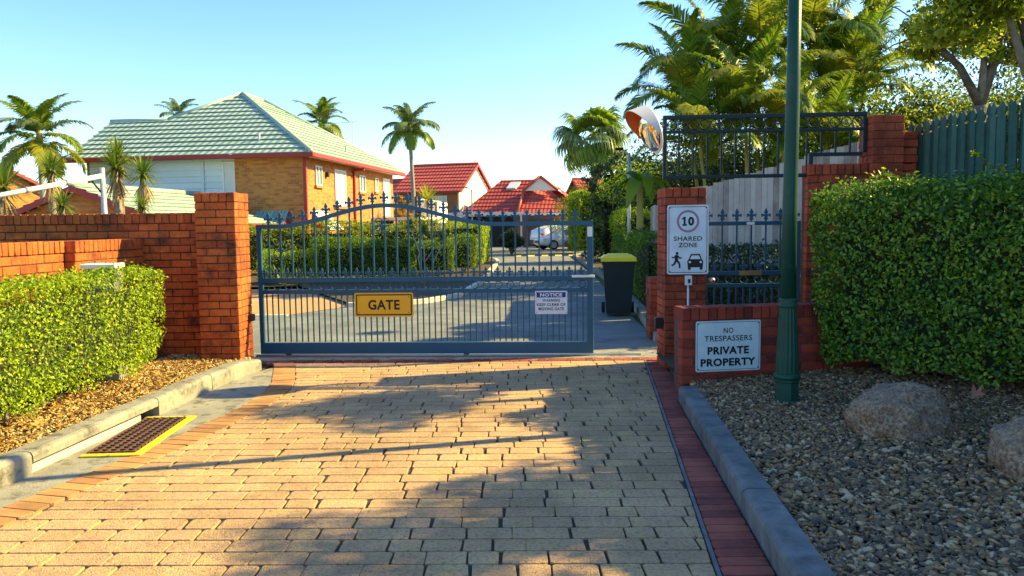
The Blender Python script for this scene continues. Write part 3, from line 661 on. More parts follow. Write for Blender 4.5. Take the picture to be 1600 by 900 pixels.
# ------------------------------------------------------------------ pedestrian gate and upper railing
PG = (2.20, 8.86, 0); pg = thing('pedestrian_gate', 'blue steel pedestrian gate with arrow finials behind the low brick wall', 'gate', PG, R(-1)); PW = 1.12
for x0, x1 in ((0, .055), (PW - .055, PW)): bar(pg, 'stile', (x0, -.022, .12), (x1, .022, 1.62), 'gate_blue')
for z0, z1 in ((.15, .21), (.86, .905), (1.0, 1.05), (1.575, 1.62)): bar(pg, 'rail', (.054, -.018, z0), (PW - .054, .018, z1), 'gate_blue')
q = MB(); q.box((-.009, -.009, 0), (.009, .009, .652)); PK1 = q.mesh('picket', 'gate_blue'); q = MB(); q.box((-.009, -.009, 0), (.009, .009, .526)); PK2 = q.mesh('picket', 'gate_blue')
for i in range(7):
    x = .06 + i * .166
    if 0 < i < 7 and x < PW - .06: link('picket', PK1, pg, loc=(x, 0, .208)); link('picket', PK2, pg, loc=(x, 0, 1.05))
    if x < PW: link('finial', FIN, pg, loc=(x, 0, 1.616))
    xm = x + .083
    if xm < PW - .08: link('finial', FIN2, pg, loc=(xm, 0, 1.048)); link('ring', RNG, pg, loc=(xm, 0, .952)); link('picket', PK1, pg, loc=(xm, 0, .208))
bar(pg, 'name_plate', (.42, -.026, 1.0), (.68, -.0185, 1.055), 'brass'); bar(pg, 'reflector', (.50, -.024, 1.58), (.59, -.0185, 1.612), 'white_paint')
q = MB(); q.lathe([(.03, 0), (.03, .01), (.012, .012), (.012, .04), (.03, .05), (.034, .07), (.02, .085)], 16, Matrix.Translation((.095, -.018, .95)) @ Matrix.Rotation(R(90), 4, 'X')); q.obj('knob', 'steel', pg, True)
po = thing('gate_post', 'blue square steel post right of the pedestrian gate', 'post', (3.36, 8.84, 0)); bar(po, 'shaft', (0, -.03, 0), (.06, .03, 1.7), 'gate_blue'); bar(po, 'cap', (-.005, -.035, 1.7), (.065, .035, 1.715), 'gate_blue')
up_ = thing('railing', 'dark steel railing with ring frieze above the pedestrian gate', 'railing', (1.70, 8.66, 0), R(-3)); UL = 2.22; XS = 1.60
for nm, a, b_ in (('top_rail', (0, -.022, 2.755), (UL, .022, 2.80)), ('upper_rail', (.044, -.018, 2.60), (UL - .044, .018, 2.635)), ('end_post', (0, -.024, 2.10), (.044, .024, 2.756)), ('end_post', (UL - .044, -.022, 2.365), (UL, .022, 2.756)),
                  ('lower_rail', (.044, -.02, 2.10), (XS, .02, 2.14)), ('step_post', (XS, -.021, 2.10), (XS + .044, .021, 2.365)), ('lower_rail', (XS + .044, -.02, 2.325), (UL - .044, .02, 2.365))): bar(up_, nm, a, b_, 'panel_green')
q = MB(); q.ring((0, 0, 0), .052, .006, n=18, m=6); RNG2 = q.mesh('ring', 'panel_green', True)
n = 14
for i in range(1, n):
    x = .022 + i * (UL - .044) / n; q = MB(); q.box((x - .009, -.009, 2.14 if x < XS else 2.365), (x + .009, .009, 2.60)); q.obj('picket', 'panel_green', up_)
for i in range(18): link('ring', RNG2, up_, loc=(.044 + (i + .5) * (UL - .088) / 18, 0, 2.695))
# ------------------------------------------------------------------ convex mirror
mc = F(1016, 203, 8.50); mn = Vector((-.93, -.20, -.32)).normalized()
mir = thing('convex_mirror', 'round convex traffic mirror with orange lined hood on the railing end', 'mirror', mc)
q4 = mn.to_track_quat('Z', 'Y'); Xa = q4.to_matrix() @ Vector((1, 0, 0)); upv = (Vector((0, 0, 1)) - mn * mn.z).normalized(); xx = upv.cross(mn)
MM = Matrix(((xx.x, upv.x, mn.x, 0), (xx.y, upv.y, mn.y, 0), (xx.z, upv.z, mn.z, 0), (0, 0, 0, 1)))
Rm = .255
q = MB(); q.lathe([(Rm, 0), (Rm * .9, .03), (Rm * .7, .062), (Rm * .45, .085), (Rm * .2, .096), (.001, .099)], 40, MM); q.obj('mirror_dome', 'mirror', mir, True)
q = MB(); q.lathe([(.001, -.06), (Rm * .6, -.05), (Rm + .006, -.012), (Rm + .012, 0), (Rm + .006, .008), (Rm - .004, .006)], 40, MM); q.obj('back_shell', 'hood_white', mir, True)
def hood(r, name, m):
    q = MB(); vs = []; nh = 24
    for k in range(nh + 1):
        a = R(-12) + (math.pi + R(24)) * k / nh; e = .05 + .14 * max(0, math.sin(a)) ** .7
        vs += [(r * math.cos(a), r * math.sin(a), 0), (r * math.cos(a), r * math.sin(a), e), ((r - .004) * math.cos(a), (r - .004) * math.sin(a), e), ((r - .004) * math.cos(a), (r - .004) * math.sin(a), 0)]
    q.add(vs, [(k * 4 + j, k * 4 + (j + 1) % 4, k * 4 + 4 + (j + 1) % 4, k * 4 + 4 + j) for k in range(nh) for j in range(4)] + [(0, 1, 2, 3), (nh * 4, nh * 4 + 1, nh * 4 + 2, nh * 4 + 3)], MM); q.obj(name, m, mir)
hood(Rm + .018, 'hood', 'hood_white'); hood(Rm + .0125, 'hood_lining', 'orange_plastic')
q = MB(); q.tube([-mn * .05, Vector((1.72, 8.66, 2.70)) - mc], .014, 8); q.obj('bracket', 'steel', mir)
# ------------------------------------------------------------------ lamp post
lb = G(1229, 628, .13)
lp = thing('lamp_post', 'dark green lamp post with fluted cast base in the pebble bed', 'lamp post', (lb.x, lb.y, .10))
q = MB(); q.lathe([(.125, 0), (.125, .035), (.10, .06), (.098, .20), (.108, .21), (.108, .225)], 8); q.obj('pedestal', 'lamp_green', lp)
q = MB(); q.lathe([(.092, .222), (.105, .235), (.107, .25), (.098, .268), (.09, .275)], 24); q.obj('collar', 'lamp_green', lp, True)
n = 16; vs = []; zs = [.27, .4, .6, .78, .815]; rr = [.089, .088, .077, .069, .066]
for z, r_ in zip(zs, rr):
    for k in range(n * 2): a = math.pi * k / n; vs.append(((r_ - (.006 if k % 2 else 0)) * math.cos(a), (r_ - (.006 if k % 2 else 0)) * math.sin(a), z))
m2 = n * 2; q = MB(); q.add(vs, [(i * m2 + k, i * m2 + (k + 1) % m2, (i + 1) * m2 + (k + 1) % m2, (i + 1) * m2 + k) for i in range(4) for k in range(m2)]); q.obj('fluted_base', 'lamp_green', lp)
q = MB(); q.lathe([(.062, .81), (.075, .815), (.079, .83), (.07, .845), (.066, .855), (.072, .87), (.066, .885), (.058, .89)], 24); q.obj('collar', 'lamp_green', lp, True)
q = MB(); q.tube([(0, 0, .88), (0, 0, 1.6), (.01, 0, 2.6), (.02, 0, 4.1)], [.061, .057, .053, .047], 20); q.obj('pole', 'lamp_green', lp, True)
q = MB(); q.lathe([(.05, 4.08), (.10, 4.14), (.17, 4.2), (.19, 4.42), (.16, 4.5), (.10, 4.6), (.03, 4.66), (.01, 4.75)], 16, Matrix.Translation((.02, 0, 0))); q.obj('lantern', 'lamp_lens', lp, True)
# ------------------------------------------------------------------ fences on the right
gf = thing('paling_fence', 'dark green timber paling fence with shaped tops behind the right hedge', 'fence', (4.47, 8.72, 0), 0)
fd = Vector((.13, -3.9, 0)).normalized(); fr = math.atan2(fd.y, fd.x)
def paling_mesh(w, h, m, shaped=True, t=.016):
    k = [(-w / 2, 0), (w / 2, 0), (w / 2, h - .13), (w * .30, h - .115), (w * .30, h - .10), (w / 2, h - .085), (w / 2, h - .05), (w * .12, h), (-w * .12, h), (-w / 2, h - .05), (-w / 2, h - .085), (-w * .30, h - .10), (-w * .30, h - .115), (-w / 2, h - .13)] if shaped else [(-w / 2, 0), (w / 2, 0), (w / 2, h), (-w / 2, h)]
    q = MB(); q.prism([(x, -t / 2, z) for x, z in k], (0, t, 0)); return q.mesh('paling', m)
PM = [paling_mesh(.0805, 2.62, 'fence_green'), paling_mesh(.080, 2.64, 'fence_green'), paling_mesh(.081, 2.61, 'fence_green')]
for i in range(96):
    s = .04 + i * .0755; link('paling', PM[i % 3], gf, loc=(fd.x * s - (.019 if i % 2 else 0), fd.y * s, random.uniform(.035, .065)), rot=(random.uniform(-.003, .003), random.uniform(-.002, .002), fr))
for z in (.5, 1.4, 2.3):
    q = MB(); q.box((0, .010, z), (7.2, .05, z + .07), Matrix.Rotation(fr, 4, 'Z')); q.obj('rail', 'fence_green', gf)
for i in range(4):
    q = MB(); q.box((i * 1.9, .05, 0), (i * 1.9 + .09, .14, 2.45), Matrix.Rotation(fr, 4, 'Z')); q.obj('post', 'fence_green', gf)
tf = thing('timber_fence', 'weathered grey timber fence stepping up behind the pedestrian gate', 'fence', (2.95, 13.2, 0))
A, B_ = Vector((2.95, 13.2, 0)), Vector((4.95, 10.85, 0)); dv = (B_ - A); LL = dv.length; dv.normalize(); n = int(LL / .098); ta = math.atan2(dv.y, dv.x)
for i in range(n):
    s = (i + .5) * LL / n; h = 2.2 + .54 * max(0, s / LL - .12) / .88 + random.uniform(-.012, .012)
    q = MB(); q.box((s - .047, -.01, .02), (s + .047, .01, h), Matrix.Rotation(ta, 4, 'Z')); o = q.obj('paling', 'timber_grey', tf); o.location.z = random.uniform(-.01, .01)
tf2 = thing('timber_fence', 'grey timber fence end behind the hedge right of the bin', 'fence', (3.0, 13.3, 0))
for i in range(40):
    q = MB(); q.box((-.01, i * .1 + .003, .02), (.01, i * .1 + .097, 2.0 + random.uniform(-.015, .015))); q.obj('paling', 'timber_grey', tf2)
tf2.rotation_euler.z = R(-2)
# ------------------------------------------------------------------ wheelie bin
bn = thing('wheelie_bin', 'dark green wheelie bin with yellow lid beyond the gate opening', 'bin', (1.90, 13.7, 0), R(-6))
q = MB()
def frus(q, z0, z1, w0, d0, w1, d1, o0=0, o1=0):
    q.add([(sx * w0, sy * d0 + o0, z0) for sx, sy in ((-1, -1), (1, -1), (1, 1), (-1, 1))] + [(sx * w1, sy * d1 + o1, z1) for sx, sy in ((-1, -1), (1, -1), (1, 1), (-1, 1))], [(0, 1, 2, 3), (4, 5, 6, 7)] + [(i, (i + 1) % 4, 4 + (i + 1) % 4, 4 + i) for i in range(4)])
frus(q, .03, .93, .215, .24, .275, .33); frus(q, .90, .96, .29, .345, .295, .35); q.obj('body', 'bin_green', bn)
q = MB(); frus(q, .961, 1.02, .305, .37, .305, .365); frus(q, 1.02, 1.06, .30, .36, .245, .30); frus(q, 1.06, 1.085, .20, .26, .18, .2); q.obj('lid', 'yellow_plastic', bn)
q = MB(); q.tube([(-.2, .40, .95), (.2, .40, .95)], .017, 8); q.obj('handle', 'bin_green', bn)
for sx in (-1, 1):
    q = MB(); q.tube([(sx * .235, .25, .10), (sx * .29, .25, .10)], .10, 20); w_ = q.obj('wheel', 'tyre', bn); q = MB(); q.tube([(sx * .23, .25, .10), (sx * .295, .25, .10)], .05, 14); q.obj('hub', 'bin_green', w_)
# ------------------------------------------------------------------ galvanised post with sloping pipe, white box
gp0 = F(168, 372, 11.0); cl = thing('pipe_frame', 'grey steel post with sloping white pipe and brace behind the left wall', 'frame', (gp0.x, gp0.y, 0))
tp = F(159, 262, 11.0) - Vector((gp0.x, gp0.y, 0)); q = MB(); q.tube([(0, 0, 0), tp], .036, 12); q.obj('post', 'galv', cl, True)
pa, pb = F(158, 275, 10.98) - Vector((gp0.x, gp0.y, 0)), F(-40, 313, 9.3) - Vector((gp0.x, gp0.y, 0)); q = MB(); q.tube([pa, pb], .033, 12); q.obj('pipe', 'white_paint', cl, True)
q = MB(); q.tube([F(143, 282, 10.9) - Vector((gp0.x, gp0.y, 0)), F(160, 303, 11.0) - Vector((gp0.x, gp0.y, 0))], .012, 8); q.obj('brace', 'panel_green', cl)
for f_ in (.3, .62):
    c_ = pa.lerp(pb, f_); e_ = (pb - pa).normalized(); q = MB(); q.tube([c_ - e_ * .04, c_ + e_ * .04], .039, 12); q.obj('clamp', 'galv', cl, True)
wb = thing('letter_box', 'white slab topped brick letter box peeping over the lime hedge', 'letter box', (-3.98, 7.45, 0), R(8))
bar(wb, 'slab', (-.16, -.10, 1.235), (.16, .16, 1.285), 'white_paint', c=.008); bar(wb, 'body', (-.14, -.09, .1), (.14, .15, 1.236), 'concrete')

# ------------------------------------------------------------------ buildings
def clip(poly, f):
    out = []
    for i, p in enumerate(poly):
        q = poly[(i + 1) % len(poly)]; a, b = f(p), f(q)
        if a >= 0: out.append(p)
        if (a >= 0) != (b >= 0): out.append(p + (q - p) * (a / (a - b)))
    return out
def roof_plane(roof, polys, o, e, m, step=.42, lift=.06):
    """tiled slope: polys are convex pieces of one plane, o on the eave, e along the eave"""
    o = Vector(o); e = Vector(e).normalized(); polys = [[Vector(p) for p in q] for q in polys]
    n = (polys[0][1] - polys[0][0]).cross(polys[0][2] - polys[0][0]).normalized()
    if n.z < 0: n = -n
    u = n.cross(e)
    if u.z < 0: u = -u
    smax = max((p - o).dot(u) for q in polys for p in q); k = 0; s = -.0001
    while s < smax - .02:
        s1 = s + step; me = bpy.data.meshes.new('tile_course'); vs, fs, uvs = [], [], []
        for q in polys:
            c = clip(clip(q, lambda p: (p - o).dot(u) - s), lambda p: s1 - (p - o).dot(u))
            if len(c) < 3: continue
            b0 = len(vs); low = []
            for p in c:
                t = (p - o).dot(u); lw = abs(t - s) < 1e-3; vs.append(p + n * (.012 + lift * max(0, 1 - (t - s) / step)) - u * (.05 if lw else 0)); uvs.append(((p - o).dot(e), t))
            fs.append(tuple(range(b0, len(vs))))
            lo = [i for i, p in enumerate(c) if abs((p - o).dot(u) - s) < 1e-3]
            if len(lo) >= 2:
                i, j = lo[0], lo[-1]; b1 = len(vs)
                for p in (c[i], c[j]): vs.append(p + n * (lift - .022) - u * .05); uvs.append(((p - o).dot(e), s))
                fs.append((b0 + i, b0 + j, b1 + 1, b1))
        if fs:
            me.from_pydata([tuple(v) for v in vs], [], fs); uv = me.uv_layers.new(name='UVMap')
            for lp_ in me.loops: uv.data[lp_.index].uv = uvs[lp_.vertex_index]
            me.materials.append(MATS[m]); link('tile_course', me, roof)
        s = s1
def part_box(par, name, a, b, m, c=0): q = MB(); q.box(a, b, None, c); return q.obj(name, m, par)
def cap_line(roof, a, b, m, r=.09):
    q = MB(); q.tube([Vector(a) + Vector((0, 0, .06)), Vector(b) + Vector((0, 0, .06))], r, 8); q.obj('ridge_cap', m, roof, True)
def window(par, axis, at, u0, u1, z0, z1, frame='white_paint', pane='glass', mull=1, out=-1, sill=True):
    """axis 'x': wall runs along x at y=at; axis 'y': wall along y at x=at; out = outward sign"""
    def bx(name, p, a0, a1, h0, h1, d0, d1, m):
        lo, hi = sorted((at + out * d0, at + out * d1))
        return part_box(p, name, (a0, lo, h0) if axis == 'x' else (lo, a0, h0), (a1, hi, h1) if axis == 'x' else (hi, a1, h1), m)
    w = bx('window', par, u0, u1, z0, z1, .002, .02, pane); t = .05
    bx('frame', w, u0, u0 + t, z0, z1, .021, .06, frame); bx('frame', w, u1 - t, u1, z0, z1, .021, .06, frame)
    bx('frame', w, u0 + t, u1 - t, z1 - t, z1, .021, .06, frame); bx('frame', w, u0 + t, u1 - t, z0, z0 + t, .021, .06, frame)
    for i in range(mull): c = u0 + (u1 - u0) * (i + 1) / (mull + 1); bx('mullion', w, c - t / 2, c + t / 2, z0 + t, z1 - t, .021, .05, frame)
    if sill: bx('sill', w, u0 - .08, u1 + .08, z0 - .1, z0, .002, .1, 'brick_house')
    return w
# main two storey house, local x to the right along the front, y to the back
hc = F(486, 240, 30.0); HZ = 4.53
hs = thing('brick_house', 'two storey tan brick house with pale green tiled hip roof and red gutters', 'house', (hc.x, hc.y, 0), R(-8.5))
W_, L_ = 10.9, 12.5; pt = .619; hz = lambda y: HZ + pt * y
P = (-5.45, 5.25, hz(5.25)); Q = (-5.45, L_ - 5.25, hz(5.25)); L2 = (-7.75, 2.95, hz(2.95)); L1 = (-10.5, 2.95, hz(2.95)); Cc = (-10.5, 0, HZ); E_ = (-7.75, 0, HZ)
rf = MB(); rf.box((-10.3, .1, HZ - .10), (-.1, L_ - .1, HZ - .02)); roof = rf.obj('roof', 'soffit', hs)
roof_plane(roof, [[(0, 0, HZ), P, L2, E_], [E_, L2, L1, Cc]], (0, 0, HZ), (1, 0, 0), 'tile_green')
roof_plane(roof, [[(0, 0, HZ), (0, L_, HZ), Q, P]], (0, 0, HZ), (0, 1, 0), 'tile_green')
roof_plane(roof, [[(0, L_, HZ), Q, (-10.9, L_, HZ)]], (0, L_, HZ), (1, 0, 0), 'tile_green')
roof_plane(roof, [[P, Q, (-10.9, L_, HZ), (-10.9, 0, HZ)]], (-10.9, 0, HZ), (0, 1, 0), 'tile_green')
roof_plane(roof, [[L1, L2, (-7.75, 5.9, HZ), (-10.5, 5.9, HZ)]], (-10.5, 5.9, HZ), (1, 0, 0), 'tile_green')
for a, b_ in (((0, 0, HZ), P), (P, Q), (Q, (0, L_, HZ)), (P, L2), (L2, L1)): cap_line(roof, a, b_, 'tile_green')
q = MB(); q.prism([(-10.45, .25, HZ - .05), (-10.45, 2.95, hz(2.95) - .1), (-10.45, 5.6, HZ - .05)], (.05, 0, 0)); q.obj('gable', 'siding', hs)
part_box(hs, 'gutter', (-10.6, -.13, HZ - .17), (.13, 0, HZ - .01), 'trim_red', .02); part_box(hs, 'gutter', (.0, .002, HZ - .17), (.13, L_, HZ - .01), 'trim_red', .02)
part_box(hs, 'wall', (-3.45, .5, 0), (-.5, .7, HZ - .1), 'brick_house'); part_box(hs, 'wall', (-.70, .702, 0), (-.5, L_ - .4, HZ - .1), 'brick_house')
part_box(hs, 'wall', (-10.1, L_ - .6, 0), (-.71, L_ - .4, HZ - .1), 'brick_house'); part_box(hs, 'wall', (-10.1, .7, 0), (-9.9, L_ - .61, HZ - .1), 'brick_house')
part_box(hs, 'wall', (-9.88, .62, 0), (-3.45, .69, HZ - .1), 'siding')
for i in range(13):
    z = 1.3 + i * .245
    for xa, xb in ((-9.88, -4.93), (-4.79, -4.02)):
        q = MB(); q.add([(xa, .56, z), (xb, .56, z), (xb, .6, z + .243), (xa, .6, z + .243), (xa, .62, z), (xb, .62, z), (xb, .62, z + .243), (xa, .62, z + .243)], [(0, 1, 2, 3), (0, 1, 5, 4), (3, 2, 6, 7), (0, 3, 7, 4), (1, 2, 6, 5), (4, 5, 6, 7)]); q.obj('weatherboard', 'siding', hs)
part_box(hs, 'cover_strip', (-4.92, .53, 1.2), (-4.80, .62, HZ - .1), 'siding'); window(hs, 'x', .6, -4.0, -3.46, 3.0, 4.3, pane='blind', mull=0, sill=False)
q = MB()
for x, y0, z0, z1 in ((-.55, .44, 0, HZ - .1),): q.box((x, y0, z0), (x + .1, y0 + .055, z1))
q.obj('downpipe', 'trim_red', hs); part_box(hs, 'downpipe', (-.495, .42, 0), (-.41, .52, HZ - .12), 'trim_red'); part_box(hs, 'downpipe', (-.495, 5.9, 0), (-.40, 6.02, HZ - .3), 'trim_red'); part_box(hs, 'downpipe', (-.45, 5.9, HZ - .3), (.05, 6.02, HZ - .18), 'trim_red')
for y0, y1, z0, z1, pn in ((1.5, 2.15, 3.35, 4.15, 'glass'), (3.6, 4.9, 2.55, 4.15, 'blind'), (6.7, 7.5, 3.3, 4.1, 'glass'), (9.0, 9.5, 3.4, 4.1, 'glass'), (10.3, 11.4, 2.2, 4.15, 'blind')): window(hs, 'y', -.5, y0, y1, z0, z1, pane=pn, out=1)
part_box(hs, 'wall_lamp', (-.5, 2.6, 3.75), (-.36, 2.75, 3.95), 'black_plastic')
# window awnings
for (x0, x1, y, axis) in ((-2.55, -1.2, .5, 'x'), (1.1, 2.6, -.5, 'y')):
    q = MB(); z1, z0, d = 2.32, 1.55, .75
    for i in range(9):
        a = x0 + (x1 - x0) * i / 9; b_ = x0 + (x1 - x0) * (i + .86) / 9
        if axis == 'x': q.prism([(a, y, z1), (b_, y, z1), (b_, y - d, z0), (a, y - d, z0)], (0, 0, -.03))
        else: q.prism([(y, a, z1), (y, b_, z1), (y + d, b_, z0), (y + d, a, z0)], (0, 0, -.03))
    aw = q.obj('awning', 'awning' if axis == 'x' else 'white_paint', hs)
    q = MB()
    for a in (x0, x1):
        if axis == 'x': q.prism([(a, y, z1 - .03), (a, y - d, z0 - .03), (a, y, z0 - .05)], (.03, 0, 0))
        else: q.prism([(y, a, z1 - .03), (y + d, a, z0 - .03), (y, a, z0 - .05)], (0, .03, 0))
    q.obj('awning_side', 'trim_red', aw)
    if axis == 'x': window(hs, 'x', .5, x0 + .1, x1 - .1, .95, 2.2)
    else: window(hs, 'y', -.5, x0 + .1, x1 - .1, .95, 2.2, out=1)
# vents and aerial on the roof
for x, y in ((-2.6, 1.0), (-1.0, 6.5)):
    zz = hz(y) if x < -2 else HZ + pt * -x; q = MB(); q.tube([(x, y, zz), (x, y, zz + .32)], .05, 8); q.obj('vent_pipe', 'galv', roof)
ae = MB(); ae.tube([(-2.1, 10.5, 5.6), (-2.1, 10.5, 7.15)], .02, 6); ae.tube([(-3.0, 10.5, 7.08), (-1.9, 10.5, 7.12)], .014, 6)
for i in range(6): ae.tube([(-2.95 + i * .18, 10.3, 7.09), (-2.95 + i * .18, 10.7, 7.09)], .008, 5)
ae.obj('aerial', 'galv', roof)
# balcony at the far end
bl = MB(); bl.box((-.45, 8.4, 1.95), (1.9, 13.2, 2.10)); bal = bl.obj('balcony', 'white_paint', hs)
for i in range(26):
    y = 8.5 + i * .18; q = MB(); q.box((1.80, y, 2.10), (1.84, y + .05, 2.95)); q.obj('baluster', 'fence_beige', bal)
part_box(bal, 'handrail', (1.77, 8.4, 2.95), (1.87, 13.2, 3.02), 'fence_beige'); part_box(bal, 'post', (1.76, 8.3, 0), (1.88, 8.4, 3.1), 'garage_brown'); part_box(bal, 'post', (1.76, 12.0, 0), (1.88, 12.1, 3.15), 'garage_brown')
part_box(bal, 'screen', (1.92, 12.1, 1.8), (1.97, 14.4, 2.95), 'white_paint'); part_box(hs, 'painted_carport_shade', (-.49, 7.6, 0), (-.45, 11.9, 1.9), 'dark_void')  # the carport's shade is a dark panel set on the wall
# garage wing with gable to the left of the house
def gable_house(name, label, apex, half, depth, eave_z, apex_z, rz, wallm, roofm, trim, both=True, barge=.16, over=.4, win=None, step=.42):
    t = thing(name, label, 'house', (apex[0], apex[1], 0), rz); q = MB()
    q.prism([(-half, 0, 0), (half, 0, 0), (half, 0, eave_z), (0, 0, apex_z), (-half, 0, eave_z)], (0, depth, 0)); q.obj('wall', wallm, t)
    sl = (apex_z - eave_z) / half; ez = eave_z - sl * over + .10; az = apex_z + .10; h2 = half + over
    rfo = MB(); rfo.prism([(-h2 + .1, -over + .03, ez - .06), (h2 - .1, -over + .03, ez - .06), (0, -over + .03, az - .12)], (0, .05, 0)); r_ = None
    r_ = part_box(t, 'roof', (-.06, -over + .05, az - .16), (.06, depth + over - .05, az - .06), trim)
    for sg in (-1, 1):
        roof_plane(r_, [[(sg * h2, -over, ez), (sg * h2, depth + over, ez), (0, depth + over, az), (0, -over, az)]], (sg * h2, -over, ez), (0, 1, 0), roofm, step=step)
        q = MB(); q.prism([(sg * h2, -over - .03, ez - barge), (0, -over - .03, az - barge), (0, -over - .03, az + .03), (sg * h2, -over - .03, ez + .03)], (0, .03, 0)); q.obj('bargeboard', trim, r_)
        lo, hi = sorted((sg * h2, sg * (h2 + .12))); part_box(t, 'gutter', (lo, -over, ez - .12), (hi, depth + over, ez), trim)
    cap_line(r_, (0, -over, az), (0, depth + over, az), roofm); return t
ga = F(122, 292, 24.0); gable_house('garage_wing', 'low brown brick garage with gable and pale green tiled roof beyond the left wall', ga, 2.9, 6.6, 1.80, ga.z - .1, R(-8.5), 'brick_house', 'tile_green', 'trim_red', over=.3)
gb = F(20, 258, 46.0); gh = gable_house('brick_house', 'distant house with pale green tiled roof at the far left', (gb.x - 1.2, gb.y), 6.5, 9, 2.6, 5.6, R(62), 'brick_house', 'tile_green', 'trim_red')
window(gh, 'x', 0, -1.2, .6, 2.2, 3.4)
# red roofed houses beyond the road
ra = F(743, 256, 66.0); rh = gable_house('red_roof_house', 'two storey house with red tiled roof and cream gable wall', (ra.x, ra.y), 3.9, 5.5, 4.5, ra.z - .1, R(72), 'render_cream', 'tile_red', 'trim_red', over=.25, barge=.22, step=.6)
q = MB(); q.box((-3.98, .1, 0), (-3.905, 5.4, 4.35)); q.obj('brick_facing', 'brick_far', rh); window(rh, 'y', -3.99, 1.0, 2.4, 3.1, 4.1, out=-1, sill=False)
# wide low house with Dutch gable
rb = F(808, 333, 60.0); r2 = thing('red_roof_house', 'low orange brick house with wide red tiled roof and small cream gablet', 'house', (rb.x, rb.y, 0), R(-14))
e2 = rb.z; ap = e2 + 2.75
part_box(r2, 'wall', (-4.3, .6, 0), (.0, .75, e2 - .1), 'dark_void'); part_box(r2, 'wall', (-.2, .5, 0), (4.6, .7, e2 - .1), 'brick_far'); part_box(r2, 'wall', (-4.4, 6, 0), (4.6, 6.2, e2 - .1), 'brick_far'); part_box(r2, 'wall', (4.4, .71, 0), (4.6, 6, e2 - .1), 'brick_far')  # the first wall is a dark sheet painted for the carport's shade
rr_ = part_box(r2, 'roof', (-4.6, .1, e2 - .12), (4.8, 7.3, e2 - .03), 'soffit')
roof_plane(rr_, [[(0, 0, e2), (-4.7, 0, e2), (-2.2, 3.7, ap), (1.2, 3.7, ap)]], (0, 0, e2), (1, 0, 0), 'tile_red', step=.5)
roof_plane(rr_, [[(0, 0, e2), (1.2, 3.7, ap), (1.9, 3.7, ap - .9), (4.8, .3, e2)]], (0, 0, e2), (1, .06, 0), 'tile_red', step=.5)
roof_plane(rr_, [[(4.8, .3, e2), (4.8, 7.2, e2), (2.0, 3.7, ap - .2)]], (4.8, .3, e2), (0, 1, 0), 'tile_red', step=.5)
roof_plane(rr_, [[(-4.7, 7.4, e2), (4.8, 7.2, e2), (1.2, 3.7, ap), (-2.2, 3.7, ap)]], (-4.7, 7.4, e2), (1, 0, 0), 'tile_red', step=.5)
q = MB(); q.prism([(.15, 2.0, ap - .95), (2.7, 2.3, ap - .95), (1.4, 2.15, ap + .05)], (0, .3, 0)); q.obj('gablet', 'render_cream', r2)
for a, b_ in (((.0, 1.95, ap - 1.0), (1.4, 2.1, ap + .12)), ((2.85, 2.25, ap - 1.0), (1.4, 2.1, ap + .12)), ((0, 0, e2), (.1, 1.95, ap - 1.0))): cap_line(rr_, a, b_, 'tile_red', .12)
q = MB(); q.prism([(-1.5, 2.6, e2 + 1.97), (-.7, 2.6, e2 + 1.97), (-.45, 3.3, e2 + 2.49), (-1.25, 3.3, e2 + 2.49)], (0, -.08, .12)); q.obj('skylight', 'white_paint', rr_)
part_box(r2, 'gutter', (-4.8, -.15, e2 - .2), (4.8, 0, e2 - .02), 'white_paint'); part_box(r2, 'garage_door', (.6, .44, 0), (3.6, .5, 2.1), 'garage_brown')
rc = F(655, 282, 85.0); gable_house('red_roof_house', 'distant red roof peeping out behind the tall slim palm', (rc.x - 2, rc.y), 5.0, 8, 3.0, rc.z, R(60), 'brick_far', 'tile_red', 'trim_red', step=.7)
rd = F(900, 300, 80.0); gable_house('red_roof_house', 'distant red roof behind the golden shrubs right of the gablet house', (rd.x, rd.y), 4.5, 7, 2.6, rd.z + 1.2, R(-70), 'brick_far', 'tile_red', 'trim_red', step=.7)
# beige boundary fence and grey screens by the house
bf = thing('boundary_fence', 'pale beige panel fence between the house and the clipped hedges', 'fence', (-6.1, 42, 0), R(8))
for i in range(14): part_box(bf, 'panel_board', (i * .28, 0, 0), (i * .28 + .26, .04, 1.75 + (.02 if i % 2 else 0)), 'fence_beige')
for i in range(2): part_box(bf, 'post', (i * 2.0, -.06, 0), (i * 2.0 + .09, -.005, 1.85), 'white_paint')
ds = thing('dark_screen_fence', 'dark charcoal screen fence behind the thin pale stems', 'fence', (-3.9, 30, 0), R(5))
for i in range(14): part_box(ds, 'board', (i * .2 - .4, 0, 0), (i * .2 - .215, .03, 1.35), 'dark_void')
cp = thing('carport', 'flat white carport roof edge behind the hedge left of the cars', 'carport', (-6.2, 47.5, 0), R(4))
part_box(cp, 'roof', (0, 0, 2.3), (7.0, 3.0, 2.45), 'white_paint')
for x in (.1, 3.4, 6.8): part_box(cp, 'post', (x, .05, 0), (x + .1, .15, 2.3), 'white_paint')

